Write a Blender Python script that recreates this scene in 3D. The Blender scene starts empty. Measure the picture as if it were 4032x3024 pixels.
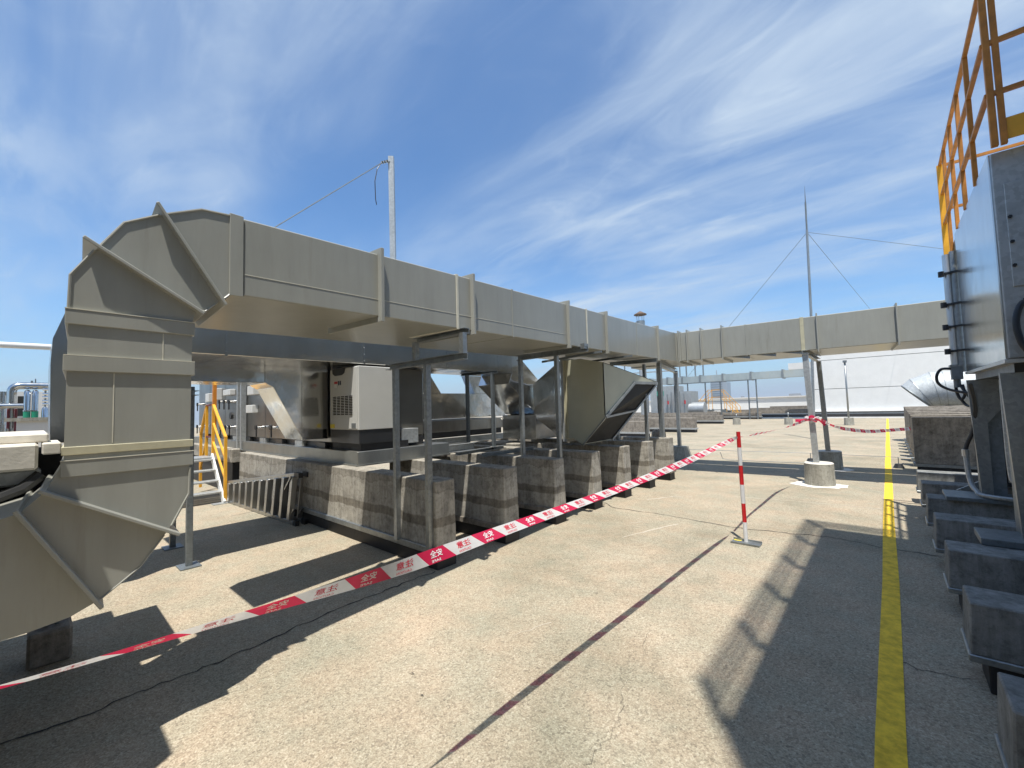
import bpy, bmesh, math, random
from mathutils import Vector, Matrix
random.seed(7)
SC = bpy.context.scene
COL = SC.collection
# ------------------------------------------------------------------ camera, sky, sun, exposure
yaw, pitch, roll = math.radians(41.5), math.radians(3.2), math.radians(-1.65)
_f0 = Vector((-math.sin(yaw), math.cos(yaw), 0)); _r0 = Vector((math.cos(yaw), math.sin(yaw), 0)); _u0 = Vector((0, 0, 1))
_f = math.cos(pitch) * _f0 + math.sin(pitch) * _u0
_u = -math.sin(pitch) * _f0 + math.cos(pitch) * _u0
_r = math.cos(roll) * _r0 + math.sin(roll) * _u
_u2 = -math.sin(roll) * _r0 + math.cos(roll) * _u
cam_d = bpy.data.cameras.new("camera"); cam = bpy.data.objects.new("camera", cam_d); COL.objects.link(cam)
cam_d.sensor_width = 36.0; cam_d.lens = 36.0 * 1665 / 4032; cam_d.clip_end = 6000; cam_d.clip_start = 0.02
cam.matrix_world = Matrix(((_r.x, _u2.x, -_f.x, 0), (_r.y, _u2.y, -_f.y, 0), (_r.z, _u2.z, -_f.z, 1.55), (0, 0, 0, 1)))
SC.camera = cam

SUN = Vector((0.21, -0.325, 1.21)).normalized()          # direction towards the sun
elev = math.asin(SUN.z); azim = math.atan2(SUN.x, SUN.y)
sun_d = bpy.data.lights.new("sun", 'SUN'); sun_d.energy = 5.0; sun_d.angle = math.radians(0.53); sun_d.color = (1.0, 0.955, 0.87)
sun = bpy.data.objects.new("sun", sun_d); COL.objects.link(sun)
sun.rotation_euler = (-SUN).to_track_quat('-Z', 'Y').to_euler(); sun.location = (0, 0, 30)

world = bpy.data.worlds.new("World"); SC.world = world; world.use_nodes = True
wn = world.node_tree; wn.nodes.clear()
def N(t, typ, **kw):
    n = t.nodes.new(typ)
    for k, v in kw.items(): setattr(n, k, v)
    return n
wo = N(wn, 'ShaderNodeOutputWorld'); bg = N(wn, 'ShaderNodeBackground'); bg.inputs['Strength'].default_value = 0.092
sky = N(wn, 'ShaderNodeTexSky', sky_type='NISHITA'); sky.sun_disc = False
sky.sun_elevation = elev; sky.sun_rotation = azim; sky.air_density = 1.0; sky.dust_density = 0.25; sky.ozone_density = 5.0
tc = N(wn, 'ShaderNodeTexCoord'); sep = N(wn, 'ShaderNodeSeparateXYZ'); wn.links.new(tc.outputs['Generated'], sep.inputs[0])
def wmath(op, a, b=None, c=None):
    n = N(wn, 'ShaderNodeMath', operation=op)
    for i, v in enumerate((a, b, c)):
        if v is None: continue
        if isinstance(v, (int, float)): n.inputs[i].default_value = v
        else: wn.links.new(v, n.inputs[i])
    return n.outputs[0]
zz = wmath('ADD', wmath('MAXIMUM', sep.outputs['Z'], 0.0), 0.16)
px = wmath('DIVIDE', sep.outputs['X'], zz); py = wmath('DIVIDE', sep.outputs['Y'], zz)
comb = N(wn, 'ShaderNodeCombineXYZ'); wn.links.new(px, comb.inputs[0]); wn.links.new(py, comb.inputs[1])
def cloud(rot, sx, sy, scale, detail, rough, dist, lo, hi, off):
    mp = N(wn, 'ShaderNodeMapping'); mp.inputs['Rotation'].default_value = (0, 0, math.radians(rot)); mp.inputs['Scale'].default_value = (sx, sy, 1)
    mp.inputs['Location'].default_value = off
    wn.links.new(comb.outputs[0], mp.inputs[0])
    nz = N(wn, 'ShaderNodeTexNoise'); nz.inputs['Scale'].default_value = scale; nz.inputs['Detail'].default_value = detail
    nz.inputs['Roughness'].default_value = rough; nz.inputs['Distortion'].default_value = dist
    wn.links.new(mp.outputs[0], nz.inputs['Vector'])
    mr = N(wn, 'ShaderNodeMapRange'); mr.interpolation_type = 'SMOOTHSTEP'
    mr.inputs['From Min'].default_value = lo; mr.inputs['From Max'].default_value = hi
    wn.links.new(nz.outputs['Fac'], mr.inputs['Value']); return mr.outputs[0]
c_big = cloud(-40, 0.50, 1.1, 0.62, 4, 0.5, 0.35, 0.36, 0.64, (2.4275, 6.6248, 0))
c_fine = cloud(-46, 0.75, 2.2, 1.3, 7, 0.56, 0.9, 0.30, 0.72, (0.4173, 4.3425, 0))
c_wisp = cloud(-32, 0.9, 1.9, 2.6, 8, 0.6, 1.1, 0.46, 0.78, (0.4, 5.2, 0))
cl = wmath('ADD', wmath('MULTIPLY', c_big, wmath('MULTIPLY_ADD', c_fine, 0.72, 0.16)), wmath('MULTIPLY', wmath('MULTIPLY', c_wisp, c_big), 0.35))
cl = wmath('MINIMUM', wmath('MULTIPLY', cl, 1.05), 0.9)
mix = N(wn, 'ShaderNodeMix', data_type='RGBA'); wn.links.new(cl, mix.inputs['Factor'])
tint = N(wn, 'ShaderNodeMix', data_type='RGBA', blend_type='MULTIPLY'); tint.inputs['Factor'].default_value = 1.0
wn.links.new(sky.outputs[0], tint.inputs['A']); tint.inputs['B'].default_value = (0.98, 1.27, 1.43, 1)
wn.links.new(tint.outputs['Result'], mix.inputs['A']); mix.inputs['B'].default_value = (4.9, 5.9, 7.1, 1)
hzf = wmath('MULTIPLY', wmath('POWER', wmath('SUBTRACT', 1.0, wmath('MAXIMUM', sep.outputs['Z'], 0.0)), 9.0), 0.85)
hmix = N(wn, 'ShaderNodeMix', data_type='RGBA'); wn.links.new(hzf, hmix.inputs['Factor']); wn.links.new(mix.outputs['Result'], hmix.inputs['A']); hmix.inputs['B'].default_value = (2.7, 3.9, 5.3, 1)
wn.links.new(hmix.outputs['Result'], bg.inputs['Color']); wn.links.new(bg.outputs[0], wo.inputs[0])
SC.view_settings.view_transform = 'Standard'; SC.view_settings.look = 'None'; SC.view_settings.exposure = 0.45; SC.view_settings.gamma = 1.0
SC.view_settings.use_curve_mapping = False
SC.cycles.max_bounces = 8; SC.cycles.use_denoising = True

# ------------------------------------------------------------------ materials
MAT = {}
def newmat(name):
    m = bpy.data.materials.new(name); m.use_nodes = True; t = m.node_tree
    b = t.nodes['Principled BSDF']; MAT[name] = m; return m, t, b
def noise(t, scale, detail=6, rough=0.6, vec=None, dist=0.0):
    n = N(t, 'ShaderNodeTexNoise'); n.inputs['Scale'].default_value = scale; n.inputs['Detail'].default_value = detail
    n.inputs['Roughness'].default_value = rough; n.inputs['Distortion'].default_value = dist
    if vec is not None: t.links.new(vec, n.inputs['Vector'])
    return n.outputs['Fac']
def pos(t, scale=None):
    g = N(t, 'ShaderNodeNewGeometry')
    if scale is None: return g.outputs['Position']
    mp = N(t, 'ShaderNodeMapping'); mp.inputs['Scale'].default_value = scale; t.links.new(g.outputs['Position'], mp.inputs[0]); return mp.outputs[0]
def ramp(t, fac, stops):
    r = N(t, 'ShaderNodeValToRGB'); e = r.color_ramp.elements
    while len(e) < len(stops): e.new(0.5)
    for el, (p, c) in zip(e, stops): el.position = p; el.color = (*c, 1) if len(c) == 3 else c
    t.links.new(fac, r.inputs[0]); return r.outputs[0]
def mixc(t, fac, a, b, mode='MIX'):
    m = N(t, 'ShaderNodeMix', data_type='RGBA', blend_type=mode)
    if isinstance(fac, (int, float)): m.inputs['Factor'].default_value = fac
    else: t.links.new(fac, m.inputs['Factor'])
    for k, v in (('A', a), ('B', b)):
        if isinstance(v, tuple): m.inputs[k].default_value = (*v, 1)
        else: t.links.new(v, m.inputs[k])
    return m.outputs['Result']
def bump(t, b, h, strength, dist=0.01):
    n = N(t, 'ShaderNodeBump'); n.inputs['Strength'].default_value = strength; n.inputs['Distance'].default_value = dist
    t.links.new(h, n.inputs['Height']); t.links.new(n.outputs[0], b.inputs['Normal'])
def S(b, col=None, rough=None, metal=None, spec=None):
    if col is not None: b.inputs['Base Color'].default_value = (*col, 1)
    if rough is not None: b.inputs['Roughness'].default_value = rough
    if metal is not None: b.inputs['Metallic'].default_value = metal
    if spec is not None: b.inputs['Specular IOR Level'].default_value = spec

def simple(name, col, rough=0.5, metal=0.0, var=0.12, vs=3.0, bs=0.0, bscale=40, spec=0.5):
    m, t, b = newmat(name); S(b, col, rough, metal, spec)
    p = pos(t)
    f = noise(t, vs, 8, 0.65, p)
    d = tuple(c * (1 - var) for c in col); l = tuple(min(1, c * (1 + var)) for c in col)
    t.links.new(ramp(t, f, [(0.3, d), (0.7, l)]), b.inputs['Base Color'])
    f2 = noise(t, vs * 4, 6, 0.6, p)
    r = N(t, 'ShaderNodeMapRange'); r.inputs['To Min'].default_value = max(0.02, rough - 0.1); r.inputs['To Max'].default_value = min(1, rough + 0.1)
    t.links.new(f2, r.inputs['Value']); t.links.new(r.outputs[0], b.inputs['Roughness'])
    if bs: bump(t, b, noise(t, bscale, 4, 0.6, p), bs, 0.004)
    return m

def deck_material():
    m, t, b = newmat('deck_concrete'); p = pos(t)
    v = N(t, 'ShaderNodeTexVoronoi'); v.inputs['Scale'].default_value = 92; t.links.new(p, v.inputs['Vector'])
    spk = ramp(t, v.outputs['Color'], [(0.0, (0.28, 0.245, 0.205)), (0.35, (0.435, 0.38, 0.31)), (0.7, (0.51, 0.455, 0.375)), (1.0, (0.61, 0.555, 0.475))])
    fine = ramp(t, noise(t, 120, 3, 0.7, p), [(0.34, (0.45, 0.43, 0.40)), (0.62, (1, 1, 1))])
    c = mixc(t, 0.75, spk, fine, 'MULTIPLY')
    patch = ramp(t, noise(t, 0.9, 8, 0.6, p, 0.4), [(0.34, (0.80, 0.84, 0.80)), (0.66, (1.08, 1.03, 0.97))])
    c = mixc(t, 0.8, c, patch, 'MULTIPLY')
    warm = ramp(t, noise(t, 3.3, 6, 0.6, p), [(0.4, (0.94, 0.97, 0.93)), (0.62, (1.06, 0.99, 0.92))])
    c = mixc(t, 0.7, c, warm, 'MULTIPLY')
    far = ramp(t, noise(t, 1.4, 10, 0.7, pos(t, (0.35, 1.0, 1.0))), [(0.36, (0.82, 0.82, 0.80)), (0.58, (1, 1, 1))])
    c = mixc(t, 0.6, c, far, 'MULTIPLY')
    wear = ramp(t, noise(t, 2.2, 9, 0.72, pos(t, (1.6, 0.35, 1.0)), 0.6), [(0.66, (0, 0, 0)), (0.74, (1, 1, 1))])
    c = mixc(t, mixc(t, 0.55, (0, 0, 0), wear), c, (0.62, 0.56, 0.46))
    stain = ramp(t, noise(t, 0.42, 9, 0.68, p, 0.8), [(0.36, (0.74, 0.75, 0.73)), (0.50, (1, 1, 1))])
    c = mixc(t, 0.75, c, stain, 'MULTIPLY')
    t.links.new(c, b.inputs['Base Color']); S(b, rough=0.85, spec=0.25)
    h = mixc(t, 0.5, v.outputs['Distance'], noise(t, 160, 3, 0.7, p))
    bump(t, b, h, 0.8, 0.006)
deck_material()

def block_material(name, base, dark, top_stain=True):
    m, t, b = newmat(name); p = pos(t)
    g = ramp(t, noise(t, 6, 10, 0.72, p, 0.3), [(0.32, dark), (0.52, base), (0.75, tuple(min(1, x * 1.25) for x in base))])
    streak = ramp(t, noise(t, 3.0, 8, 0.75, pos(t, (5.0, 5.0, 0.55)), 0.2), [(0.38, (0.50, 0.48, 0.46)), (0.60, (1, 1, 1))])
    c = mixc(t, 0.6, g, streak, 'MULTIPLY')
    spots = ramp(t, noise(t, 26, 8, 0.8, p), [(0.36, (0.42, 0.41, 0.39)), (0.5, (1, 1, 1))])
    c = mixc(t, 0.6, c, spots, 'MULTIPLY')
    if top_stain:
        s = N(t, 'ShaderNodeSeparateXYZ'); t.links.new(p, s.inputs[0])
        nn = noise(t, 3.2, 10, 0.62, pos(t, (1.0, 1.0, 0.3)), 0.5)
        def band(z0, z1, amp):
            a = N(t, 'ShaderNodeMath', operation='MULTIPLY_ADD'); t.links.new(nn, a.inputs[0]); a.inputs[1].default_value = amp; t.links.new(s.outputs['Z'], a.inputs[2])
            r1 = N(t, 'ShaderNodeMapRange'); r1.inputs['From Min'].default_value = z0 - .006 + amp * .5; r1.inputs['From Max'].default_value = z0 + .006 + amp * .5; t.links.new(a.outputs[0], r1.inputs['Value'])
            r2 = N(t, 'ShaderNodeMapRange'); r2.inputs['From Min'].default_value = z1 + .008 + amp * .5; r2.inputs['From Max'].default_value = z1 - .008 + amp * .5; t.links.new(a.outputs[0], r2.inputs['Value'])
            mm = N(t, 'ShaderNodeMath', operation='MULTIPLY'); t.links.new(r1.outputs[0], mm.inputs[0]); t.links.new(r2.outputs[0], mm.inputs[1]); return mm.outputs[0]
        c = mixc(t, band(0.40, 0.49, 0.10), c, mixc(t, 0.75, c, (0.42, 0.39, 0.35), 'MULTIPLY'))
        c = mixc(t, band(0.75, 0.90, 0.26), c, mixc(t, 0.5, c, (0.62, 0.60, 0.57), 'MULTIPLY'))
        c = mixc(t, band(0.748, 0.754, 0.26), c, mixc(t, 0.55, c, (0.30, 0.28, 0.26), 'MULTIPLY'))
    t.links.new(c, b.inputs['Base Color']); S(b, rough=0.88, spec=0.25)
    bump(t, b, noise(t, 45, 8, 0.75, p), 0.5, 0.008)
block_material('block_concrete', (0.47, 0.445, 0.39), (0.27, 0.255, 0.225))
block_material('old_concrete', (0.30, 0.27, 0.23), (0.15, 0.13, 0.11), False)
block_material('foot_concrete', (0.40, 0.385, 0.33), (0.30, 0.29, 0.25), False)
block_material('grey_block', (0.27, 0.275, 0.265), (0.16, 0.165, 0.16), False)
simple('pale_concrete', (0.62, 0.59, 0.53), 0.85, 0, 0.16, 7, 0.4, 50)

def duct_material():
    m, t, b = newmat('duct_paint'); p = pos(t)
    c = ramp(t, noise(t, 1.3, 7, 0.6, p), [(0.32, (0.315, 0.318, 0.285)), (0.68, (0.355, 0.356, 0.32))])
    st = ramp(t, noise(t, 5, 8, 0.7, pos(t, (2.0, 2.0, 0.3))), [(0.36, (0.86, 0.86, 0.85)), (0.6, (1, 1, 1))])
    drip = ramp(t, noise(t, 7, 8, 0.7, pos(t, (1.4, 1.4, 0.12))), [(0.58, (1, 1, 1)), (0.70, (0.80, 0.78, 0.74))])
    c = mixc(t, 0.6, mixc(t, 0.6, c, st, 'MULTIPLY'), drip, 'MULTIPLY'); t.links.new(c, b.inputs['Base Color'])
    S(b, rough=0.30, spec=0.45)
    bump(t, b, noise(t, 1.6, 3, 0.5, p), 0.10, 0.03)
duct_material()
simple('duct_weld', (0.62, 0.60, 0.50), 0.45, 0, 0.12, 9)
simple('duct_tape_strip', (0.50, 0.47, 0.33), 0.5, 0, 0.15, 8)
simple('hood_paint', (0.44, 0.435, 0.33), 0.42, 0, 0.08, 2.5)

def metal(name, col, rough, bs, bsc, streak=0.25):
    m, t, b = newmat(name); p = pos(t)
    c = ramp(t, noise(t, 2.2, 8, 0.65, pos(t, (1, 1, 0.4))), [(0.3, tuple(x * (1 - streak) for x in col)), (0.7, col)])
    t.links.new(c, b.inputs['Base Color']); S(b, metal=1.0)
    r = N(t, 'ShaderNodeMapRange'); r.inputs['To Min'].default_value = rough * 0.6; r.inputs['To Max'].default_value = rough * 1.5
    t.links.new(noise(t, 3.5, 8, 0.7, p), r.inputs['Value']); t.links.new(r.outputs[0], b.inputs['Roughness'])
    bump(t, b, noise(t, bsc, 3, 0.5, p), bs, 0.05)
metal('silver_clad', (0.66, 0.655, 0.63), 0.21, 0.30, 2.6)
simple('bronze_paint', (0.11, 0.105, 0.09), 0.35, 0.2, 0.1, 3)
metal('ladder_metal', (0.50, 0.50, 0.49), 0.34, 0.05, 8.0)
metal('silver_clad_flat', (0.66, 0.67, 0.67), 0.18, 0.12, 1.8)
metal('silver_bright', (0.82, 0.82, 0.80), 0.15, 0.22, 2.2)
metal('panel_steel', (0.36, 0.35, 0.33), 0.30, 0.12, 2.0, 0.45)
metal('plinth_steel', (0.42, 0.42, 0.39), 0.42, 0.05, 3.0, 0.3)
metal('chrome', (0.85, 0.85, 0.84), 0.08, 0.0, 2.0)
metal('aluminium', (0.72, 0.72, 0.71), 0.38, 0.05, 8.0)
def galv(name, col, rough=0.42, metalv=0.75):
    m, t, b = newmat(name); p = pos(t)
    v = N(t, 'ShaderNodeTexVoronoi'); v.inputs['Scale'].default_value = 38; t.links.new(p, v.inputs['Vector'])
    c = ramp(t, v.outputs['Color'], [(0, tuple(x * .82 for x in col)), (1, tuple(min(1, x * 1.12) for x in col))])
    d = ramp(t, noise(t, 5, 8, 0.7, pos(t, (1, 1, .3))), [(0.35, (0.72, 0.72, 0.72)), (0.6, (1, 1, 1))])
    t.links.new(mixc(t, 0.6, c, d, 'MULTIPLY'), b.inputs['Base Color']); S(b, rough=rough, metal=metalv)
galv('galvanised', (0.34, 0.36, 0.365)); galv('galvanised_dark', (0.20, 0.225, 0.24), 0.5, 0.5)
galv('galvanised_pale', (0.47, 0.49, 0.49), 0.45, 0.5)
galv('pipe_galv', (0.50, 0.53, 0.54), 0.6, 0.25)
simple('black_membrane', (0.018, 0.018, 0.02), 0.6, 0, 0.3, 6, 0.3, 30)
simple('black_rubber', (0.02, 0.021, 0.023), 0.45, 0, 0.2, 6)
simple('black_paint', (0.025, 0.026, 0.028), 0.35, 0, 0.2, 4)
simple('cabinet_paint', (0.56, 0.56, 0.53), 0.45, 0, 0.05, 2.5)
simple('box_white', (0.66, 0.66, 0.63), 0.5, 0, 0.06, 4)
simple('yellow_paint', (0.80, 0.40, 0.03), 0.42, 0, 0.14, 5)
simple('rail_yellow', (0.50, 0.20, 0.03), 0.5, 0, 0.3, 9)
simple('stripe_red', (0.55, 0.015, 0.02), 0.4, 0, 0.15, 9)
simple('stripe_white', (0.70, 0.70, 0.70), 0.4, 0, 0.10, 9)
simple('red_print', (0.50, 0.012, 0.04), 0.5, 0, 0.05, 9)
simple('white_paint', (0.76, 0.76, 0.74), 0.6, 0, 0.05, 1.5)
simple('off_white', (0.70, 0.69, 0.66), 0.7, 0, 0.06, 1.2)
simple('wall_joint', (0.10, 0.11, 0.11), 0.7, 0, 0.1, 2)
simple('green_paint', (0.02, 0.28, 0.16), 0.45, 0, 0.15, 6)
simple('dark_red', (0.16, 0.02, 0.025), 0.5, 0, 0.2, 6)
simple('orange_paint', (0.62, 0.22, 0.02), 0.45, 0, 0.2, 5)
simple('crack_dirt', (0.035, 0.032, 0.03), 0.95, 0, 0.4, 14)
simple('scuff_white', (0.47, 0.415, 0.335), 0.9, 0, 0.25, 90)
simple('mortar_white', (0.66, 0.64, 0.59), 0.9, 0, 0.12, 30)
simple('label_yellow', (0.75, 0.60, 0.05), 0.5, 0, 0.05, 9)
simple('label_red', (0.55, 0.04, 0.04), 0.5, 0, 0.05, 9)
simple('label_ink', (0.05, 0.06, 0.10), 0.5, 0, 0.05, 9)
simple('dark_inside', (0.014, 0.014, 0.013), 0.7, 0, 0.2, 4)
simple('sign_green', (0.05, 0.33, 0.25), 0.5, 0, 0.05, 9)
simple('far_tower', (0.10, 0.13, 0.16), 0.5, 0, 0.1, 0.05)
simple('far_tower_pale', (0.30, 0.33, 0.35), 0.5, 0, 0.1, 0.05)
simple('far_city', (0.34, 0.33, 0.32), 0.8, 0, 0.25, 0.03)
simple('far_tree', (0.07, 0.09, 0.06), 0.9, 0, 0.25, 0.06)
simple('city_ground', (0.22, 0.25, 0.26), 0.95, 0, 0.25, 0.02)
simple('rust_brown', (0.12, 0.08, 0.055), 0.8, 0, 0.3, 9)
def line_paint():
    m, t, b = newmat('line_yellow'); p = pos(t)
    c = ramp(t, noise(t, 14, 8, 0.7, p), [(0.36, (0.62, 0.40, 0.03)), (0.6, (0.95, 0.64, 0.05))])
    worn = ramp(t, noise(t, 55, 6, 0.75, p), [(0.28, (0.3, 0.28, 0.22)), (0.36, (1, 1, 1))])
    t.links.new(mixc(t, 0.9, c, worn, 'MULTIPLY'), b.inputs['Base Color']); S(b, rough=0.75, spec=0.3)
    bump(t, b, noise(t, 140, 3, 0.7, p), 0.6, 0.004)
line_paint()
def old_duct():
    m, t, b = newmat('old_duct'); p = pos(t)
    c = ramp(t, noise(t, 0.8, 8, 0.7, pos(t, (1, 1, 0.4))), [(0.35, (0.33, 0.39, 0.40)), (0.55, (0.44, 0.49, 0.49)), (0.68, (0.46, 0.45, 0.36)), (0.8, (0.40, 0.31, 0.20))])
    t.links.new(c, b.inputs['Base Color']); S(b, rough=0.5, metal=0.3)
old_duct()
def film(name, col):
    m, t, b = newmat(name); t.nodes.remove(b)
    o = t.nodes['Material Output']
    d = N(t, 'ShaderNodeBsdfDiffuse'); tr = N(t, 'ShaderNodeBsdfTranslucent'); tp = N(t, 'ShaderNodeBsdfTransparent'); gl = N(t, 'ShaderNodeBsdfGlossy')
    n = ramp(t, noise(t, 22, 4, 0.6, pos(t)), [(0.3, tuple(c * 0.88 for c in col)), (0.7, col)])
    for s in (d, tr): t.links.new(n, s.inputs['Color'])
    tp.inputs['Color'].default_value = (*[min(1, c * 1.2) for c in col], 1); gl.inputs['Roughness'].default_value = 0.25
    a = N(t, 'ShaderNodeMixShader'); a.inputs[0].default_value = 0.35; t.links.new(d.outputs[0], a.inputs[1]); t.links.new(tr.outputs[0], a.inputs[2])
    g = N(t, 'ShaderNodeMixShader'); g.inputs[0].default_value = 0.05; t.links.new(a.outputs[0], g.inputs[1]); t.links.new(gl.outputs[0], g.inputs[2])
    k = N(t, 'ShaderNodeMixShader'); k.inputs[0].default_value = 0.16; t.links.new(g.outputs[0], k.inputs[1]); t.links.new(tp.outputs[0], k.inputs[2])
    t.links.new(k.outputs[0], o.inputs['Surface'])
film('tape_white', (0.80, 0.80, 0.80)); film('tape_red', (0.72, 0.03, 0.10))

# ------------------------------------------------------------------ mesh helpers
def smooth_path(pts, n=6):
    P = [Vector(p) for p in pts]; out = []
    for i in range(len(P) - 1):
        a, b, c, d = P[max(i - 1, 0)], P[i], P[i + 1], P[min(i + 2, len(P) - 1)]
        for k in range(n):
            t = k / n; out.append(.5 * (2 * b + (c - a) * t + (2 * a - 5 * b + 4 * c - d) * t * t + (3 * b - a - 3 * c + d) * t ** 3))
    return out + [P[-1]]
class MB:
    def __init__(s): s.v = []; s.f = []
    def add(s, v, f):
        o = len(s.v); s.v += [tuple(x) for x in v]; s.f += [tuple(i + o for i in q) for q in f]; return s
    def box(s, x0, x1, y0, y1, z0, z1):
        return s.add([(x0, y0, z0), (x1, y0, z0), (x1, y1, z0), (x0, y1, z0), (x0, y0, z1), (x1, y0, z1), (x1, y1, z1), (x0, y1, z1)],
                     [(0, 3, 2, 1), (4, 5, 6, 7), (0, 1, 5, 4), (1, 2, 6, 5), (2, 3, 7, 6), (3, 0, 4, 7)])
    def hexa(s, p): return s.add(p, [(0, 3, 2, 1), (4, 5, 6, 7), (0, 1, 5, 4), (1, 2, 6, 5), (2, 3, 7, 6), (3, 0, 4, 7)])
    def prism(s, poly, ext):
        n = len(poly); ext = Vector(ext); a = [Vector(p) for p in poly]
        return s.add(a + [p + ext for p in a], [tuple(range(n))[::-1], tuple(range(n, 2 * n))] + [(i, (i + 1) % n, n + (i + 1) % n, n + i) for i in range(n)])
    def bar(s, p, q, w, h, up=(0, 0, 1)):
        p, q = Vector(p), Vector(q); d = (q - p).normalized(); up = Vector(up)
        if abs(d.dot(up)) > 0.98: up = Vector((0, 1, 0))
        sd = d.cross(up).normalized(); u = sd.cross(d)
        c = [-sd * w / 2 - u * h / 2, sd * w / 2 - u * h / 2, sd * w / 2 + u * h / 2, -sd * w / 2 + u * h / 2]
        return s.hexa([p + x for x in c] + [q + x for x in c])
    def chan(s, p, q, w, h, t=0.006, up=(0, 0, 1), flip=1):
        """C channel along p-q: web w/h, open on one side"""
        p, q = Vector(p), Vector(q); d = (q - p).normalized(); up = Vector(up)
        if abs(d.dot(up)) > 0.98: up = Vector((0, 1, 0))
        sd = d.cross(up).normalized() * flip; u = sd.cross(d) * flip
        for (a, b, c, e) in ((-w / 2, -w / 2 + t, -h / 2, h / 2), (-w / 2 + t, w / 2, h / 2 - t, h / 2), (-w / 2 + t, w / 2, -h / 2, -h / 2 + t)):
            k = [sd * a + u * c, sd * b + u * c, sd * b + u * e, sd * a + u * e]
            s.hexa([p + x for x in k] + [q + x for x in k])
        return s
    def tube(s, pts, r, n=10, caps=True):
        pts = [Vector(p) for p in pts]; rs = r if isinstance(r, (list, tuple)) else [r] * len(pts); rings = []
        ref = None
        for i, p in enumerate(pts):
            d = (pts[min(i + 1, len(pts) - 1)] - pts[max(i - 1, 0)]).normalized()
            if ref is None: ref = d.orthogonal().normalized()
            ref = (ref - d * ref.dot(d)); ref = ref.normalized() if ref.length > 1e-6 else d.orthogonal().normalized()
            b = d.cross(ref); o = len(s.v)
            s.v += [tuple(p + (ref * math.cos(2 * math.pi * k / n) + b * math.sin(2 * math.pi * k / n)) * rs[i]) for k in range(n)]; rings.append(o)
        for a, b in zip(rings, rings[1:]):
            s.f += [(a + k, a + (k + 1) % n, b + (k + 1) % n, b + k) for k in range(n)]
        if caps: s.f += [tuple(rings[0] + k for k in range(n))[::-1], tuple(rings[-1] + k for k in range(n))]
        return s
def thing(name, label, cat, loc, group=None):
    o = bpy.data.objects.new(name, None); COL.objects.link(o); o.location = loc; o.empty_display_size = 0.2
    o['label'] = label; o['category'] = cat
    if group: o['group'] = group
    return o
def mesh_obj(name, mb, mat, loc=(0, 0, 0), smooth=False, bevel=0.0):
    me = bpy.data.meshes.new(name); L = Vector(loc)
    me.from_pydata([Vector(v) - L for v in mb.v], [], mb.f); me.validate()
    bm = bmesh.new(); bm.from_mesh(me); bmesh.ops.recalc_face_normals(bm, faces=bm.faces)
    if bevel: bmesh.ops.bevel(bm, geom=list(bm.edges), offset=bevel, segments=1, affect='EDGES', clamp_overlap=True)
    if smooth:
        for f in bm.faces: f.smooth = len(f.verts) == 4
        for e in bm.edges:
            if len(e.link_faces) == 2 and e.calc_face_angle(0) > 0.7: e.smooth = False
    bm.to_mesh(me); bm.free(); me.materials.append(MAT[mat])
    o = bpy.data.objects.new(name, me); COL.objects.link(o); return o
def wloc(o):
    v = Vector(o.location)
    while o.parent: o = o.parent; v = v + Vector(o.location)
    return v
def part(name, mb, mat, parent, smooth=False, bevel=0.0, label=None):
    if parent.type == 'EMPTY':
        o = mesh_obj(name, mb, mat, wloc(parent), smooth, bevel)
    else: o = mesh_obj(name, mb, mat, wloc(parent), smooth, bevel)
    o.parent = parent
    if label: o['label'] = label
    return o
def solo(name, mb, mat, label, cat, group=None, smooth=False, bevel=0.0, loc=(0, 0, 0)):
    o = mesh_obj(name, mb, mat, loc, smooth, bevel); o.location = loc
    o['label'] = label; o['category'] = cat
    if group: o['group'] = group
    return o
def struct(name, mb, mat, parent=None, smooth=False):
    o = mesh_obj(name, mb, mat, (0, 0, 0), smooth)
    if parent: o.parent = parent
    else: o['kind'] = 'structure'
    return o
def B(*a): return MB().box(*a)

# ------------------------------------------------------------------ setting: roof deck, city, line
deck = struct('roof_deck', MB().add([(-75, -30, 0), (45, -30, 0), (45, 62, 0), (-75, 62, 0)], [(0, 1, 2, 3)]), 'deck_concrete')
struct('city_ground', MB().add([(-4000, -4000, -22), (4000, -4000, -22), (4000, 4000, -22), (-4000, 4000, -22)], [(0, 1, 2, 3)]), 'city_ground')
yl = MB(); yy = -4.0
while yy < 40:
    y2 = yy + 2.2
    a = -0.075 + 0.006 * math.sin(yy * 1.7); b_ = -0.075 + 0.006 * math.sin(y2 * 1.7); k = .006
    yl.add([(a - .052, yy, .004), (a + .055, yy, .004), (b_ + .055, y2, .004), (b_ - .052, y2, .004)], [(0, 1, 2, 3)]); yy = y2
struct('yellow_line', yl, 'line_yellow')
def crack(pts, w, name='crack', mat='crack_dirt', sub=7, jit=0.02, z=0.003):
    P = []
    for (a, b) in zip(pts, pts[1:]):
        for i in range(sub):
            t = i / sub; P.append((a[0] + (b[0] - a[0]) * t + random.uniform(-jit, jit), a[1] + (b[1] - a[1]) * t + random.uniform(-jit, jit)))
    P.append(pts[-1]); m = MB()
    for i, (a, b) in enumerate(zip(P, P[1:])):
        d = Vector((b[0] - a[0], b[1] - a[1], 0)); n = Vector((-d.y, d.x, 0)).normalized()
        w0 = w * random.uniform(.4, 1.2); 
        if i == 0: wl = w0
        m.add([(a[0] - n.x * wl, a[1] - n.y * wl, z), (a[0] + n.x * wl, a[1] + n.y * wl, z), (b[0] + n.x * w0, b[1] + n.y * w0, z), (b[0] - n.x * w0, b[1] - n.y * w0, z)], [(0, 1, 2, 3)]); wl = w0
    struct(name, m, mat, deck)
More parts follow.
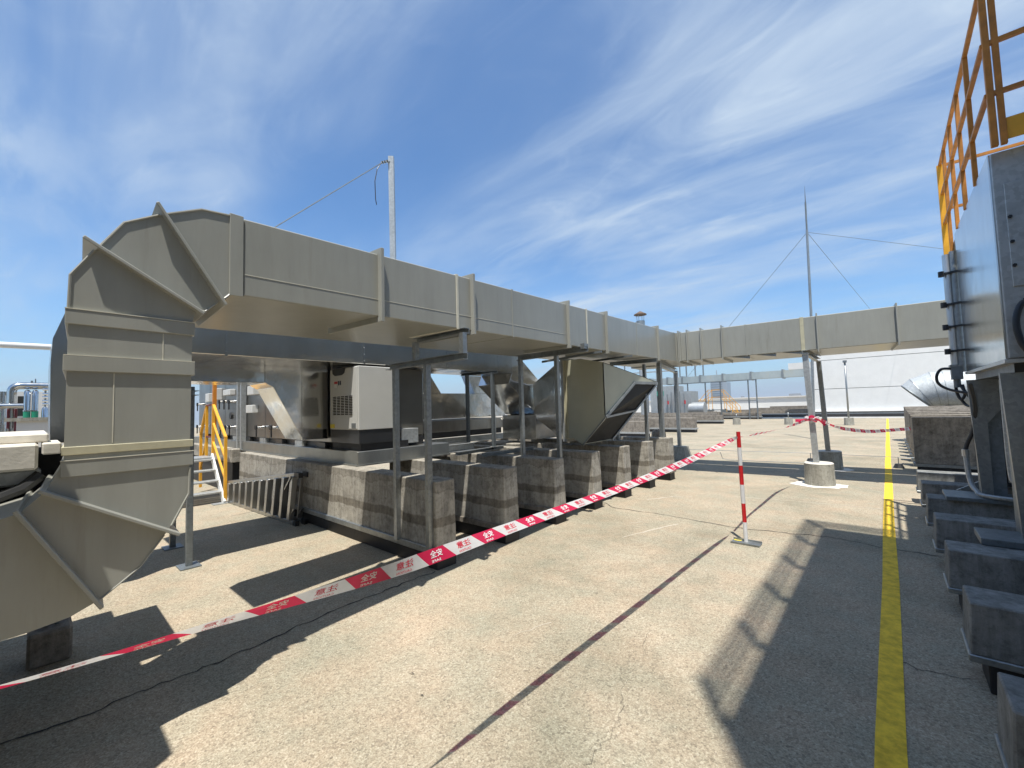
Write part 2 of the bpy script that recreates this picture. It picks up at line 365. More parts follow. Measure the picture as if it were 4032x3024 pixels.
crack([(-3.298, -0.2), (-3.25, 0.107), (-3.262, 0.428), (-3.255, 0.684), (-3.262, 0.931), (-3.313, 1.3), (-3.338, 1.74), (-3.349, 2.18), (-3.341, 2.586)], 0.007)
crack([(-3.507, 6.047), (-3.14, 5.82), (-2.514, 5.847), (-1.53, 5.735), (-0.964, 5.838), (-0.583, 5.942), (-0.15, 5.833), (0.193, 5.831), (0.5, 5.80)], 0.007)
crack([(-1.063, 1.6), (-1.06, 1.901), (-1.143, 2.133), (-1.245, 2.306), (-1.21, 2.51), (-1.3, 2.8)], 0.0007)
crack([(-0.12, 3.42), (0.05, 3.36), (0.25, 3.42)], 0.0025)
for pts, w in ((((-2.4, 4.6), (-2.25, 5.1), (-2.1, 5.5)), .018), (((-3.0, 6.6), (-2.75, 7.1), (-2.5, 7.25)), .02), (((-2.6, 5.2), (-2.5, 5.35)), .008), (((-1.9, 7.6), (-1.0, 7.75), (.3, 7.85)), .01), (((-2.6, 7.9), (-1.9, 7.95)), .008), (((-2.0, 2.2), (-1.9, 2.5)), .005)):
    crack(list(pts), w, 'scrape_mark', 'scuff_white', 5, 0.012, 0.002)
for (x, y) in ((-1.9, 3.1), (-1.2, 3.9), (-1.7, 6.6), (-.6, 8.0), (-2.2, 1.5), (-2.0, 1.42), (-.95, 5.0), (-.9, 6.9)):
    solo('dry_leaf', MB().add([(x, y, .004), (x + .012, y + .004, .012), (x + .03, y + .016, .006), (x + .012, y + .016, .008)], [(0, 1, 2, 3)]), 'crack_dirt',
         'small dark dry leaf lying on the sunlit concrete deck', 'leaf', 'dry leaves on the deck')

# ------------------------------------------------------------------ front grey duct: riser, elbows, run, branch
O2 = Vector((-2.745, .78)); A2 = Vector((-0.07665, 0.99706)); N2 = Vector((-0.99706, -0.07665)); LR = 8.545; WD = 0.66
def DP(s, d, z): return (O2.x + A2.x * s + N2.x * d, O2.y + A2.y * s + N2.y * d, z)
E2 = O2 + A2 * LR
def BP(s, d, z): return (E2.x - N2.x * s + A2.x * d, E2.y - N2.y * s + A2.y * d, z)     # branch: s to the right, d away
zb = lambda s: 2.238 + (2.455 - 2.238) * s / LR
zt = lambda s: 2.695 + (3.085 - 2.695) * s / LR
duct = thing('exhaust_duct', 'long grey green duct rising from the lower left, turning and running overhead to the right', 'duct', (-2.745, .3, 0))
def sp(y): return y - .78
def dprism(poly, d0, d1):
    a = [Vector(DP(sp(y), 0, z)) + Vector((-d0, 0, 0)) for y, z in poly]; return MB().prism([p + Vector((0, .05 * d0, 0)) for p in a], (d0 - d1, .05 * (d1 - d0), 0))
outT = [(.75, 2.69), (.711, 2.683), (.577, 2.673), (.413, 2.588), (.265, 2.494), (.175, 2.345), (.091, 2.197), (.088, 2.046)]
part('elbow_panel', dprism([(.711, 2.683), (.577, 2.673), (.413, 2.588), (.672, 2.19), (.719, 2.238)], 0, WD), 'duct_paint', duct)
part('elbow_panel', dprism([(.413, 2.588), (.265, 2.494), (.175, 2.345), (.56, 2.115), (.6, 2.118), (.672, 2.19)], 0, WD), 'duct_paint', duct)
part('elbow_panel', dprism([(.175, 2.345), (.091, 2.197), (.088, 2.046), (.543, 2.05), (.56, 2.115)], 0, WD), 'duct_paint', duct)
part('riser', dprism([(.088, 2.046), (.086, 1.37), (.54, 1.37), (.543, 2.05)], 0, WD), 'duct_paint', duct)
part('elbow_panel', dprism([(.086, 1.37), (.084, 1.363), (.035, 1.25), (.455, .99), (.537, 1.156), (.54, 1.37)], 0, WD), 'duct_paint', duct)
part('elbow_panel', dprism([(.035, 1.25), (-.035, 1.176), (.205, .738), (.351, .846), (.455, .99)], 0, WD), 'duct_paint', duct)
part('elbow_panel', dprism([(-.035, 1.176), (-.16, 1.14), (-.16, .683), (.002, .688), (.122, .703), (.205, .738)], 0, WD), 'duct_paint', duct)
part('inlet_section', dprism([(-.16, 1.14), (-1.9, 1.14), (-1.9, .683), (-.16, .683)], 0, WD), 'duct_paint', duct)
def strip_flange(p, q, ext0, ext1, th=.016, out=.045):
    (y0, z0), (y1, z1) = p, q; d = Vector((y1 - y0, z1 - z0)).normalized(); n = Vector((-d.y, d.x)) * th / 2
    a = Vector(p) - d * ext0; b = Vector(q) + d * ext1
    part('flange', dprism([tuple(a + n), tuple(b + n), tuple(b - n), tuple(a - n)], -out, WD + out), 'duct_paint', duct, bevel=.003)
strip_flange((.413, 2.588), (.672, 2.19), .05, .035); strip_flange((.175, 2.345), (.56, 2.115), .055, .035)
strip_flange((.035, 1.25), (.455, .99), .02, .05); strip_flange((-.035, 1.176), (.205, .738), .02, .03)
def band(z0, z1, out, mat='duct_paint', name='collar_band'):
    part(name, dprism([(.086 - out, z0), (.545 + out, z0), (.545 + out, z1), (.086 - out, z1)], -out, WD + out), mat, duct, bevel=.002)
band(1.978, 2.044, .009); band(1.768, 1.836, .011); band(1.303, 1.372, .009); band(1.398, 1.434, .008, 'duct_tape_strip', 'sealing_strip')
for z in (2.0445, 1.8365, 1.3725): part('weld_bead', dprism([(.076, z), (.555, z), (.555, z + .004), (.076, z + .004)], -.011, .0), 'duct_weld', duct)
for (y, z0, z1) in ((.42, 1.84, 1.974), (.24, 1.44, 1.764)): part('weld_bead', dprism([(y, z0), (y + .004, z0), (y + .004, z1), (y, z1)], -.002, .004), 'duct_weld', duct)
# rims along the elbow outline
def rim(pl, r=.006):
    part('rim', MB().tube([DP(sp(y), -.001, z) for y, z in pl], r, 6), 'duct_paint', duct)
rim([(.719, 2.69), (.577, 2.675), (.43, 2.598)]); rim([(.40, 2.582), (.265, 2.496), (.185, 2.36)]); rim([(.165, 2.33), (.090, 2.198), (.087, 2.05)])
rim([(.719, 2.236), (.69, 2.205)]); rim([(.65, 2.168), (.6, 2.118), (.565, 2.113)], .005)
rim([(.541, 1.29), (.538, 1.156), (.468, 1.01)]); rim([(.44, .97), (.351, .845), (.215, .743)], .004)
# straight run sections
seams = [-.07, 0.003, .93, 1.76, 1.95, 2.6, 3.77, 4.32, 4.93, 6.22, 7.3, 8.40]
for a, b in zip(seams, seams[1:]):
    m = MB().hexa([DP(a, 0, zb(a)), DP(b, 0, zb(b)), DP(b, WD, zb(b)), DP(a, WD, zb(a)), DP(a, 0, zt(a)), DP(b, 0, zt(b)), DP(b, WD, zt(b)), DP(a, WD, zt(a))])
    part('duct_section', m, 'duct_paint', duct, bevel=.007)
def ring(P, s, z0, z1, w, out, th, name='flange', mat='duct_paint'):
    m = MB(); a, b = s - th / 2, s + th / 2
    def bx(d0, d1, c0, c1): m.hexa([P(a, d0, c0), P(b, d0, c0), P(b, d1, c0), P(a, d1, c0), P(a, d0, c1), P(b, d0, c1), P(b, d1, c1), P(a, d1, c1)])
    bx(-out, .001, z0 - out, z1 + out); bx(w - .001, w + out, z0 - out, z1 + out); bx(.001, w - .001, z1 - .001, z1 + out); bx(.001, w - .001, z0 - out, z0 + .001)
    part(name, m, mat, duct, bevel=.002)
ring(DP, -.033, zb(0), zt(0), WD, .008, .07, 'collar_band')
for s in (.93, 1.95, 3.77, 4.93, 7.3): ring(DP, s, zb(s), zt(s), WD, .042, .028)
for s in (1.76, 4.32): ring(DP, s, zb(s), zt(s), WD, .007, .03, 'seam_strip', 'duct_weld')
for s in (2.6, 6.22): ring(DP, s, zb(s), zt(s), WD, .005, .025, 'seam_strip')
part('weld_bead', MB().hexa([DP(.01, -.002, zb(0) + .125), DP(3.7, -.002, zb(3.7) + .13), DP(3.7, .003, zb(3.7) + .13), DP(.01, .003, zb(0) + .125),
      DP(.01, -.002, zb(0) + .129), DP(3.7, -.002, zb(3.7) + .134), DP(3.7, .003, zb(3.7) + .134), DP(.01, .003, zb(0) + .129)]), 'duct_weld', duct)
# corner box and branch to the right
WB = 1.0; BZ0, BZ1 = 2.455, 3.075
m = MB().hexa([DP(8.40, 0, zb(8.4)), BP(.10, 0, BZ0), BP(.10, WB, BZ0), DP(LR + WB, WD, BZ0), DP(8.40, 0, zt(8.4)), BP(.10, 0, BZ1), BP(.10, WB, BZ1), DP(LR + WB, WD, BZ1)])
corner_pts = [DP(8.40, 0, 0), DP(LR, 0, 0), BP(.10, 0, 0), BP(.10, WB, 0), DP(LR + WB, WD, 0), DP(8.40, WD, 0)]
part('corner_box', MB().prism([(x, y, BZ0) for x, y, _ in corner_pts], (0, 0, BZ1 - BZ0 + .006)), 'duct_paint', duct)
bse = [.10, .24, .52, .925, 1.36, 2.29, 2.52, 3.61, 5.2, 7.5]
for a, b in zip(bse, bse[1:]):
    part('duct_section', MB().hexa([BP(a, 0, BZ0), BP(b, 0, BZ0), BP(b, WB, BZ0), BP(a, WB, BZ0), BP(a, 0, BZ1), BP(b, 0, BZ1), BP(b, WB, BZ1), BP(a, WB, BZ1)]), 'duct_paint', duct, bevel=.009)
for s in (.06, .24, .52, .925, 2.52, 3.61): ring(BP, s, BZ0, BZ1, WB, .045, .022)
for s in (1.36,): ring(BP, s, BZ0, BZ1, WB, .006, .02, 'seam_strip')
ring(BP, 2.29, BZ0, BZ1, WB, .008, .06, 'seam_strip', 'duct_tape_strip')
for s in (1.05, 1.5, 1.95): part('underside_bracket', MB().prism([BP(s, .05, BZ0), BP(s + .35, .05, BZ0), BP(s + .35, .05, BZ0 - .06)], Vector(BP(0, .04, 0)) - Vector(BP(0, 0, 0))), 'galvanised', duct)
# rear twin duct, hidden behind the front one but casting its own band of shade
twin = thing('twin_duct', 'second grey duct running close behind the long overhead duct, almost hidden', 'duct', (-3.7, 1.6, 2.3))
tz = lambda s: zb(s) + .03; ty = lambda s: zt(s) + .27
part('duct_section', MB().hexa([DP(-.12, .79, tz(0)), DP(1.0, .79, tz(1)), DP(1.0, 1.42, tz(1)), DP(-.08, 1.42, tz(0)), DP(-.12, .79, 2.64), DP(1.0, .79, 2.68), DP(1.0, 1.42, 2.68), DP(-.08, 1.42, 2.64)]), 'duct_paint', twin)
for a, b in ((1.0, 2.4), (2.4, 4.8), (4.8, 7.2), (7.2, 9.9)):
    part('duct_section', MB().hexa([DP(a, .79, tz(a)), DP(b, .79, tz(b)), DP(b, 1.42, tz(b)), DP(a, 1.42, tz(a)), DP(a, .79, ty(a)), DP(b, .79, ty(b)), DP(b, 1.42, ty(b)), DP(a, 1.42, ty(a))]), 'duct_paint', twin)
for a, b in ((-1.5, .6), (.6, 2.6), (2.6, 5.0), (5.0, 7.5)):
    part('duct_section', MB().hexa([BP(a, 1.2, BZ0 + .03), BP(b, 1.2, BZ0 + .03), BP(b, 1.85, BZ0 + .03), BP(a, 1.85, BZ0 + .03), BP(a, 1.2, BZ1 - .08), BP(b, 1.2, BZ1 - .08), BP(b, 1.85, BZ1 - .08), BP(a, 1.85, BZ1 - .08)]), 'duct_paint', twin)
# ducting just outside the left edge of the picture whose shade falls across the elbow and the near deck
off = thing('plenum_box', 'grey duct plenum box on legs just beyond the left edge', 'duct', (-2.55, -1.1, 0))
part('shell', B(-2.98, -2.13, -2.2, -.21, 1.75, 2.5), 'duct_paint', off)
for (x, y) in ((-2.9, -2.1), (-2.23, -2.1), (-2.9, -.34), (-2.23, -.34)): part('leg', B(x - .03, x + .03, y - .03, y + .03, 0, 1.75), 'galvanised', off)

rb = thing('rear_light_blocker', 'plain grey building shape added unseen behind the viewpoint to cut sky light', 'building', (1, -8, 0))  # invented mass out of view, keeps sky light off faces turned its way
part('wall', B(-5, 9, -12, -7, 0, 5.5), 'old_duct', rb); part('door', B(-1, 0, -7.0, -6.96, 0, 2.1), 'galvanised_dark', rb)
ru = thing('left_light_blocker', 'long grey box shape added unseen beyond the left edge to shut out sky light', 'machine', (-8, -3.4, 0))  # added out of view to darken the lower left and the steel reflections
part('shell', B(-13, -1.9, -4.8, -2.3, .3, 5.0), 'duct_paint', ru, bevel=.01); part('skid', B(-13, -1.9, -4.7, -2.4, 0, .3), 'black_membrane', ru)
for i in range(7): part('panel_seam', B(-12.6 + i * 1.5, -12.56 + i * 1.5, -2.3, -2.288, .35, 4.95), 'galvanised_dark', ru)

# ------------------------------------------------------------------ concrete blocks under the units (left)
ords = ['nearest', 'second', 'third', 'fourth', 'fifth', 'sixth', 'farthest']
blk_x0 = [-9.27, -5.7, -6.6, -7.4, -7.4, -7.4, -5.2]
for k in range(7):
    y1 = 2.855 + .977 * k; y0 = y1 - .25; x1 = -3.34; x0 = blk_x0[k]
    b = thing('concrete_block', f'{ords[k]} of the long stained concrete plinth blocks under the overhead duct', 'block', ((x0 + x1) / 2, (y0 + y1) / 2, 0), 'plinth blocks in a row under the duct')
    c = MB(); nx = 14
    jx, jy = random.uniform(-.01, .01), random.uniform(-.006, .006); c.hexa([(x0, y0 - .006, .2), (x1 + .006, y0 - .006, .2), (x1 + .006 + jx * .3, y1, .2), (x0, y1, .2), (x0, y0 + .004, .85), (x1 - .004 + jx, y0 + .004 + jy, .85 + jy), (x1 - .004 + jx, y1 - .004 + jy, .85 + jy * .5), (x0, y1 - .004, .85)])
    part('body', c, 'block_concrete', b, bevel=.008)
    part('flashing', B(x0 - .01, x1 + .03, y0 - .03, y1 + .02, .15, .215), 'old_concrete' if k else 'galvanised', b, bevel=.006)
    part('base_pad', B(x0 + .02, x1 + .0, y0 + .01, y1 - .0, 0, .15), 'black_membrane', b, bevel=.004)
lb = thing('concrete_block', 'stained concrete block left of the yellow handrail steps, under the steel unit', 'block', (-11.3, 2.73, 0), 'plinth blocks in a row under the duct')
part('body', B(-13.4, -9.78, 2.61, 2.85, .62, .88), 'block_concrete', lb, bevel=.008); part('base_pad', B(-13.3, -9.9, 2.66, 2.83, 0, .62), 'black_membrane', lb)
for i, (x0, x1, y0, y1, zz_, lab) in enumerate(((-7.6, -5.25, 6.0, 6.2, .87, 'low rough concrete kerb behind the steel posts, lit on top'), (-5.65, -5.2, 4.36, 4.52, .85, 'short stub of rough concrete between the plinth blocks, its top in sun'), (-5.25, -4.6, 3.66, 3.8, .84, 'small rough concrete stub right beside the cabinet plinth'))):
    kb = thing('concrete_stub', lab, 'block', ((x0 + x1) / 2, (y0 + y1) / 2, 0)); part('body', B(x0, x1, y0, y1, 0, zz_), 'block_concrete', kb, bevel=.01)
for i, (p, q, lab) in enumerate((((-4.93, 4.27, .875), (-5.07, 5.5, .875), 'grey steel channel rail lying across the plinth blocks, farther one'), ((-4.455, 4.36, .875), (-4.41, 5.5, .875), 'grey steel channel rail lying across the plinth blocks, nearer one'))):
    solo('steel_rail', MB().chan(p, q, .07, .05), 'galvanised', lab, 'rail')

# ------------------------------------------------------------------ support frames
def frame(label, loc, group='steel frames carrying the ducts'): return thing('support_frame', label, 'frame', loc, group)
def cpost(m, x, y, z0, z1, w=.055, h=.05, flip=1): return m.chan((x, y, z0), (x, y, z1), w, h, .006, (1, 0, 0), flip)
f1 = frame('galvanised two-post frame bolted to the side of the nearest plinth block', (-3.65, 2.59, .15))
for x in (-3.40, -3.95): part('post', cpost(MB(), x, 2.575, .2, 2.0), 'galvanised', f1)
part('lower_beam', MB().chan((-4.1, 2.575, 2.03), (-2.83, 2.575, 2.03), .06, .06, .006), 'galvanised', f1)
part('upper_beam', MB().chan((-3.62, 2.60, 2.265), (-2.83, 2.60, 2.265), .06, .05, .006), 'galvanised', f1)
for x in (-2.86, -3.58): part('stub', MB().chan((x, 2.575, 2.06), (x, 2.575, 2.245), .05, .055, .006, (1, 0, 0)), 'galvanised', f1)
for z in (.34, .68, .8): part('bolt', MB().tube([(-3.40, 2.545, z), (-3.40, 2.57, z)], .011, 6), 'galvanised', f1)
f2 = frame('galvanised two-post frame standing on the third plinth block', (-3.7, 4.85, .85))
for (x, y) in ((-3.41, 4.80), (-4.0, 4.72)): part('post', cpost(MB(), x, y, .85, 2.25), 'galvanised', f2)
part('beam', MB().chan((-4.08, 4.74, 2.28), (-2.93, 4.83, 2.30), .06, .075, .006), 'galvanised', f2)
part('angle_cleat', B(-3.0, -2.94, 4.78, 4.88, 2.30, 2.37), 'galvanised', f2)
part('spare_angle', MB().bar((-4.0, 5.25, 2.25), (-3.0, 5.33, 2.31), .03, .03), 'galvanised_dark', f2); part('spare_angle', MB().bar((-4.1, 6.3, 2.29), (-3.05, 6.4, 2.335), .03, .03), 'galvanised_dark', f2)
f3 = frame('galvanised frame under the duct bend, on the sixth plinth block', (-3.6, 7.7, .85))
for (x, y) in ((-3.42, 7.66), (-4.0, 7.62)): part('post', cpost(MB(), x, y, .85, 2.3), 'galvanised', f3)
part('beam', MB().chan((-4.1, 7.58, 2.36), (-3.18, 7.68, 2.36), .06, .075, .006), 'galvanised', f3)
f4 = frame('tall galvanised frame from the farthest plinth block to a tapered concrete foot', (-4.0, 10.1, 0))
part('post', cpost(MB(), -3.52, 8.62, .85, 2.40, .09, .08), 'galvanised', f4)
part('post', cpost(MB(), -4.33, 11.75, .36, 2.44, .09, .08), 'galvanised', f4)
part('beam', MB().chan((-3.50, 8.55, 2.37), (-4.35, 11.85, 2.43), .08, .12, .006), 'galvanised_pale', f4)
part('cap_plate', B(-3.62, -3.40, 8.5, 8.75, 2.43, 2.445), 'galvanised', f4)
ff = thing('post_footing', 'pale tapered concrete footing under a far grey post, left of the striped pole', 'footing', (-4.36, 11.8, 0))
part('body', MB().hexa([(-4.62, 11.5, 0), (-4.1, 11.5, 0), (-4.1, 12.05, 0), (-4.62, 12.05, 0), (-4.55, 11.58, .37), (-4.17, 11.58, .37), (-4.17, 11.98, .37), (-4.55, 11.98, .37)]), 'foot_concrete', ff, bevel=.012)
rk = thing('rubble_lump', 'dark rounded concrete lump standing on the farthest plinth block', 'rubble', (-3.75, 9.2, 0))
part('body', MB().tube([(-3.9, 9.35, .0), (-3.9, 9.35, .78), (-3.9, 9.35, .92), (-3.9, 9.35, .97)], [.17, .165, .15, .08], 9), 'old_concrete', rk, smooth=False)
# columns of the branch
f5 = frame('galvanised goalpost on two round concrete feet carrying the right hand duct branch', (-1.03, 10.4, 0))
part('post', MB().bar((-1.03, 9.43, .38), (-1.09, 9.43, 2.40), .09, .075, (0, 1, 0)), 'galvanised_pale', f5, bevel=.004)
part('post', MB().bar((-1.04, 11.6, .36), (-1.10, 11.6, 2.40), .09, .075, (0, 1, 0)), 'galvanised', f5, bevel=.004)
part('beam', MB().chan((-1.09, 9.36, 2.41), (-1.10, 11.7, 2.41), .07, .08, .006), 'galvanised_pale', f5)
part('end_plate', B(-1.14, -1.03, 9.36, 9.50, 2.385, 2.40), 'galvanised', f5)
for (x, y, lab) in ((-1.0, 9.46, 'round concrete footing with a white skirt, nearest foot of the branch goalpost'), (-1.03, 11.68, 'round concrete footing in shade, farther foot of the branch goalpost')):
    fo = thing('round_footing', lab, 'footing', (x, y, 0), 'round footings'); n = 28
    part('body', MB().tube([(x, y, 0), (x, y, .385)], [.232, .222], n), 'foot_concrete', fo, smooth=True)
    part('top_screed', MB().tube([(x, y, .385), (x, y, .40)], [.224, .21], n), 'pale_concrete', fo, smooth=True)
    sk = MB(); pts = [(x + math.cos(t) * (.30 + .10 * random.random()) * 1.2, y - .05 + math.sin(t) * (.27 + .10 * random.random()), .005) for t in [2 * math.pi * i / 22 for i in range(22)]]
    sk.add([(x, y, .012)] + pts, [(0, 1 + i, 1 + (i + 1) % 22) for i in range(22)]); part('mortar_skirt', sk, 'mortar_white', fo)
# stand of the silver duct
f6 = frame('dark grey two-post stand with base plates, right beside the duct riser', (-6.0, 1.1, 0))
for (x, y, zt_) in ((-5.53, 1.10, 1.87), (-6.49, 1.13, 1.87)):
    part('post', MB().bar((x, y, .01), (x, y, zt_), .055, .055), 'galvanised_dark', f6, bevel=.003)
    part('base_plate', B(x - .11, x + .11, y - .09, y + .09, 0, .012), 'galvanised_dark', f6)
part('beam', MB().chan((-5.4, 1.12, 1.80), (-6.6, 1.12, 1.80), .05, .05), 'galvanised_dark', f6)
f7 = frame('slim dark two-post stand under the silver duct end, behind the third plinth block', (-5.3, 5.2, .85))
for (x, y) in ((-5.60, 5.12), (-5.05, 5.2)): part('post', cpost(MB(), x, y, .85, 2.16, .05, .05), 'galvanised_dark', f7)
part('beam', MB().chan((-5.75, 5.1, 2.17), (-4.95, 5.21, 2.17), .05, .05), 'galvanised_dark', f7)

# ------------------------------------------------------------------ silver clad ducts
sd = thing('silver_duct', 'wide silver clad duct crossing behind the grey duct, sloping down at its far end', 'duct', (-5.7, 3.0, 2.2))
X0, X1 = -6.1, -5.27
cuts = [.38, 1.35, 2.95, 4.4, 5.6, 5.97]
for a, b in zip(cuts, cuts[1:]): part('cladding_panel', B(X0, X1, a, b, 2.2, 2.69), 'silver_clad', sd, bevel=.006)
for y in (1.35, 2.95, 4.4, 5.6):
    part('seam', B(X0 - .004, X1 + .004, y - .012, y + .012, 2.196, 2.694), 'silver_clad_flat', sd)
    for z in (2.24, 2.33, 2.42, 2.51): part('rivet', MB().tube([(X1 + .002, y, z), (X1 + .010, y, z)], [.008, .004], 6), 'chrome', sd)
part('slope_panel', MB().prism([(X1, 5.97, 2.69), (X1, 5.97, 2.2), (X1, 5.87, 2.0), (X1, 6.66, 1.41), (X1, 6.93, 1.36), (X1, 6.90, 2.0)], (X0 - X1, 0, 0)), 'silver_bright', sd, bevel=.006)
part('drop_panel', MB().prism([(X1, .38, 2.69), (X1, .25, 2.62), (X1, .158, 2.488), (X1, .089, 2.251), (X1, .08, 2.036), (X1, .092, 1.36), (X1, .34, 1.36), (X1, .34, 2.2), (X1, .38, 2.2)], (X0 - X1, 0, 0)), 'silver_clad_flat', sd, bevel=.004)
part('low_box', B(-6.0, -5.12, 6.45, 7.5, .92, 1.40), 'silver_bright', sd, bevel=.005)
s2 = thing('silver_duct', 'silver duct stepping down at a slant into the steel unit, left of the louvred cabinet', 'duct', (-6.5, 2.0, 1.2))
part('level_panel', MB().prism([(-6.105, .6, 2.55), (-6.105, .6, 1.97), (-6.105, 2.0, 1.97), (-6.105, 2.0, 2.55)], (-.62, 0, 0)), 'silver_bright', s2, bevel=.005)
part('slope_panel', MB().prism([(-6.105, 2.0, 2.55), (-6.105, 2.0, 1.97), (-6.105, 2.10, 1.91), (-6.105, 2.485, 1.185), (-6.105, 2.485, 2.55)], (-.62, 0, 0)), 'silver_bright', s2, bevel=.005)
part('end_panel', MB().prism([(-6.105, 2.485, 2.55), (-6.105, 2.485, 1.185), (-6.105, 2.84, 1.18), (-6.105, 2.84, 2.55)], (-.62, 0, 0)), 'silver_bright', s2, bevel=.005)
part('seam', B(-6.11, -6.095, 2.47, 2.50, 1.18, 2.5), 'silver_bright', s2)
for i in range(9): part('rivet', MB().tube([(-6.096, 2.485, 1.24 + i * .115), (-6.086, 2.485, 1.24 + i * .115)], [.009, .004], 6), 'chrome', s2)
for i in range(6): part('rivet', MB().tube([(-6.104, .9 + i * .2, 1.985), (-6.094, .9 + i * .2, 1.985)], [.007, .004], 6), 'chrome', s2)

# ------------------------------------------------------------------ steel air handling unit on its plinth, control cabinet
ah = thing('air_handling_unit', 'long steel panelled unit with valve handles behind the silver duct', 'air handler', (-9.0, 4.0, .85))
part('plinth', B(-13.6, -5.15, 2.78, 4.3, .855, 1.035), 'plinth_steel', ah, bevel=.006)
part('plinth_lip', B(-13.6, -5.12, 2.75, 4.3, .85, .868), 'plinth_steel', ah)
part('under_frame', B(-13.5, -6.05, 2.92, 4.2, 1.035, 1.12), 'black_paint', ah)
for i in range(9):
    x = -6.1 - i * .82; part('skid', B(x - .40, x - .13, 2.85, 2.93, 1.035, 1.115), 'galvanised_pale' if i % 2 else 'black_paint', ah)
xs = [-6.02, -7.35, -8.7, -9.72, -11.2, -12.4, -13.5]
for a, b in zip(xs, xs[1:]): part('panel', B(b + .006, a - .006, 2.86, 4.15, 1.122, 2.6), 'panel_steel', ah, bevel=.006)
for x in (-9.76, -9.99): part('channel_post', MB().chan((x, 2.80, .63), (x, 2.80, 2.35), .09, .06, .006, (1, 0, 0)), 'galvanised_pale', ah)
def valve(x, z, y=2.855):
    part('valve_body', MB().tube([(x, y, z), (x, y - .05, z), (x, y - .05, z), (x, y - .12, z)], [.03, .03, .018, .018], 10), 'chrome', ah, smooth=True)
    part('valve_handle', MB().tube([(x - .02, y - .13, z + .03), (x - .02, y - .13, z - .17)], .013, 8).tube([(x - .10, y - .10, z), (x - .10, y - .13, z)], .045, 12), 'black_rubber', ah)
for (x, z) in ((-8.72, 1.32), (-7.98, 1.325), (-11.1, 1.87), (-10.75, 1.86), (-10.4, 1.85), (-11.0, 1.31), (-10.65, 1.31), (-10.35, 1.31), (-13.0, 1.30), (-13.0, 1.86), (-7.75, 1.9)): valve(x, z)
for (x, z, w, h) in ((-9.28, 1.67, .36, .15), (-9.22, 2.03, .34, .17), (-12.3, 2.0, .30, .20), (-10.75, 2.06, .5, .12), (-11.6, 2.06, .24, .26)):
    part('junction_box', B(x - w / 2, x + w / 2, 2.76, 2.865, z - h / 2, z + h / 2), 'box_white', ah, bevel=.006)
part('sight_glass', MB().tube([(-10.75, 2.86, 1.55), (-10.75, 2.835, 1.55)], .075, 14), 'black_rubber', ah)
cb = thing('control_cabinet', 'light grey louvred cabinet on a black base at the corner of the steel plinth', 'cabinet', (-5.55, 3.1, 1.035))
part('shell', B(-5.98, -5.17, 2.81, 3.40, 1.315, 2.16), 'cabinet_paint', cb, bevel=.006)
part('door', B(-5.955, -5.20, 2.800, 2.812, 1.33, 2.15), 'cabinet_paint', cb, bevel=.003)
part('base', B(-5.97, -5.18, 2.82, 3.40, 1.13, 1.315), 'black_paint', cb, bevel=.004)
part('skid', B(-6.0, -5.22, 2.86, 3.6, 1.035, 1.13), 'black_membrane', cb)
for c in range(5):
    for r in range(12):
        x = -5.86 + c * .115; z = 1.52 + r * .022
        part('louver', MB().prism([(x, 2.801, z), (x, 2.790, z - .002), (x, 2.801, z + .012)], (.085, 0, 0)), 'dark_inside', cb)
part('handle', MB().prism([(-5.88, 2.795, 2.16), (-5.50, 2.795, 2.16), (-5.53, 2.795, 2.09), (-5.60, 2.795, 2.065), (-5.80, 2.795, 2.065), (-5.87, 2.795, 2.10)], (0, .008, 0)), 'black_paint', cb)
part('label_plate', B(-5.82, -5.73, 2.796, 2.801, 1.90, 1.95), 'box_white', cb); part('warning_label', B(-5.82, -5.73, 2.796, 2.801, 1.952, 1.985), 'label_red', cb)
for i in range(2): part('barcode', B(-5.71 + i * .05, -5.68 + i * .05, 2.796, 2.801, 1.93, 1.99), 'label_ink', cb)
part('yellow_label', B(-5.95, -5.82, 2.796, 2.801, 1.335, 1.39), 'label_yellow', cb); part('data_plate', B(-5.34, -5.23, 2.796, 2.801, 1.345, 1.405), 'galvanised', cb)
cb2 = thing('rear_cabinet', 'dark bronze cabinet standing behind the light grey louvred one', 'cabinet', (-5.6, 3.8, .85))
part('shell', B(-6.3, -5.42, 3.46, 4.03, 1.16, 2.19), 'bronze_paint', cb2, bevel=.02); part('foot_rail', B(-6.3, -5.4, 3.46, 4.0, 1.04, 1.16), 'black_membrane', cb2)
part('side_box', B(-5.45, -5.25, 3.50, 3.80, 1.08, 1.29), 'galvanised_pale', cb2, bevel=.004); part('base_channel', MB().chan((-5.3, 3.9, .92), (-5.3, 5.0, .92), .07, .12), 'galvanised_pale', cb2)
# second unit, further back
a2 = thing('air_handling_unit', 'low silver unit with a notched top on dark skids, behind the slim posts', 'air handler', (-7.3, 6.4, .9))
part('shell', B(-7.8, -6.6, 4.9, 7.2, 1.37, 1.875), 'silver_clad', a2, bevel=.005)
part('left_horn', MB().prism([(-6.6, 4.9, 2.5), (-6.6, 5.02, 2.30), (-6.6, 5.335, 1.876), (-6.6, 4.9, 1.876)], (-.3, 0, 0)), 'silver_clad', a2, bevel=.004)
part('right_horn', MB().prism([(-6.6, 6.05, 2.25), (-6.6, 6.25, 1.876), (-6.6, 7.2, 1.876), (-6.6, 7.2, 2.25)], (-.2, 0, 0)), 'silver_clad', a2, bevel=.004)
part('base_cover', B(-7.8, -6.58, 4.9, 7.15, 1.11, 1.335), 'panel_steel', a2, bevel=.004); part('skid', B(-7.7, -6.65, 4.9, 7.1, .99, 1.11), 'black_membrane', a2)
part('base_channel', MB().chan((-6.55, 4.9, .93), (-6.55, 7.4, .93), .07, .12), 'galvanised_pale', a2)
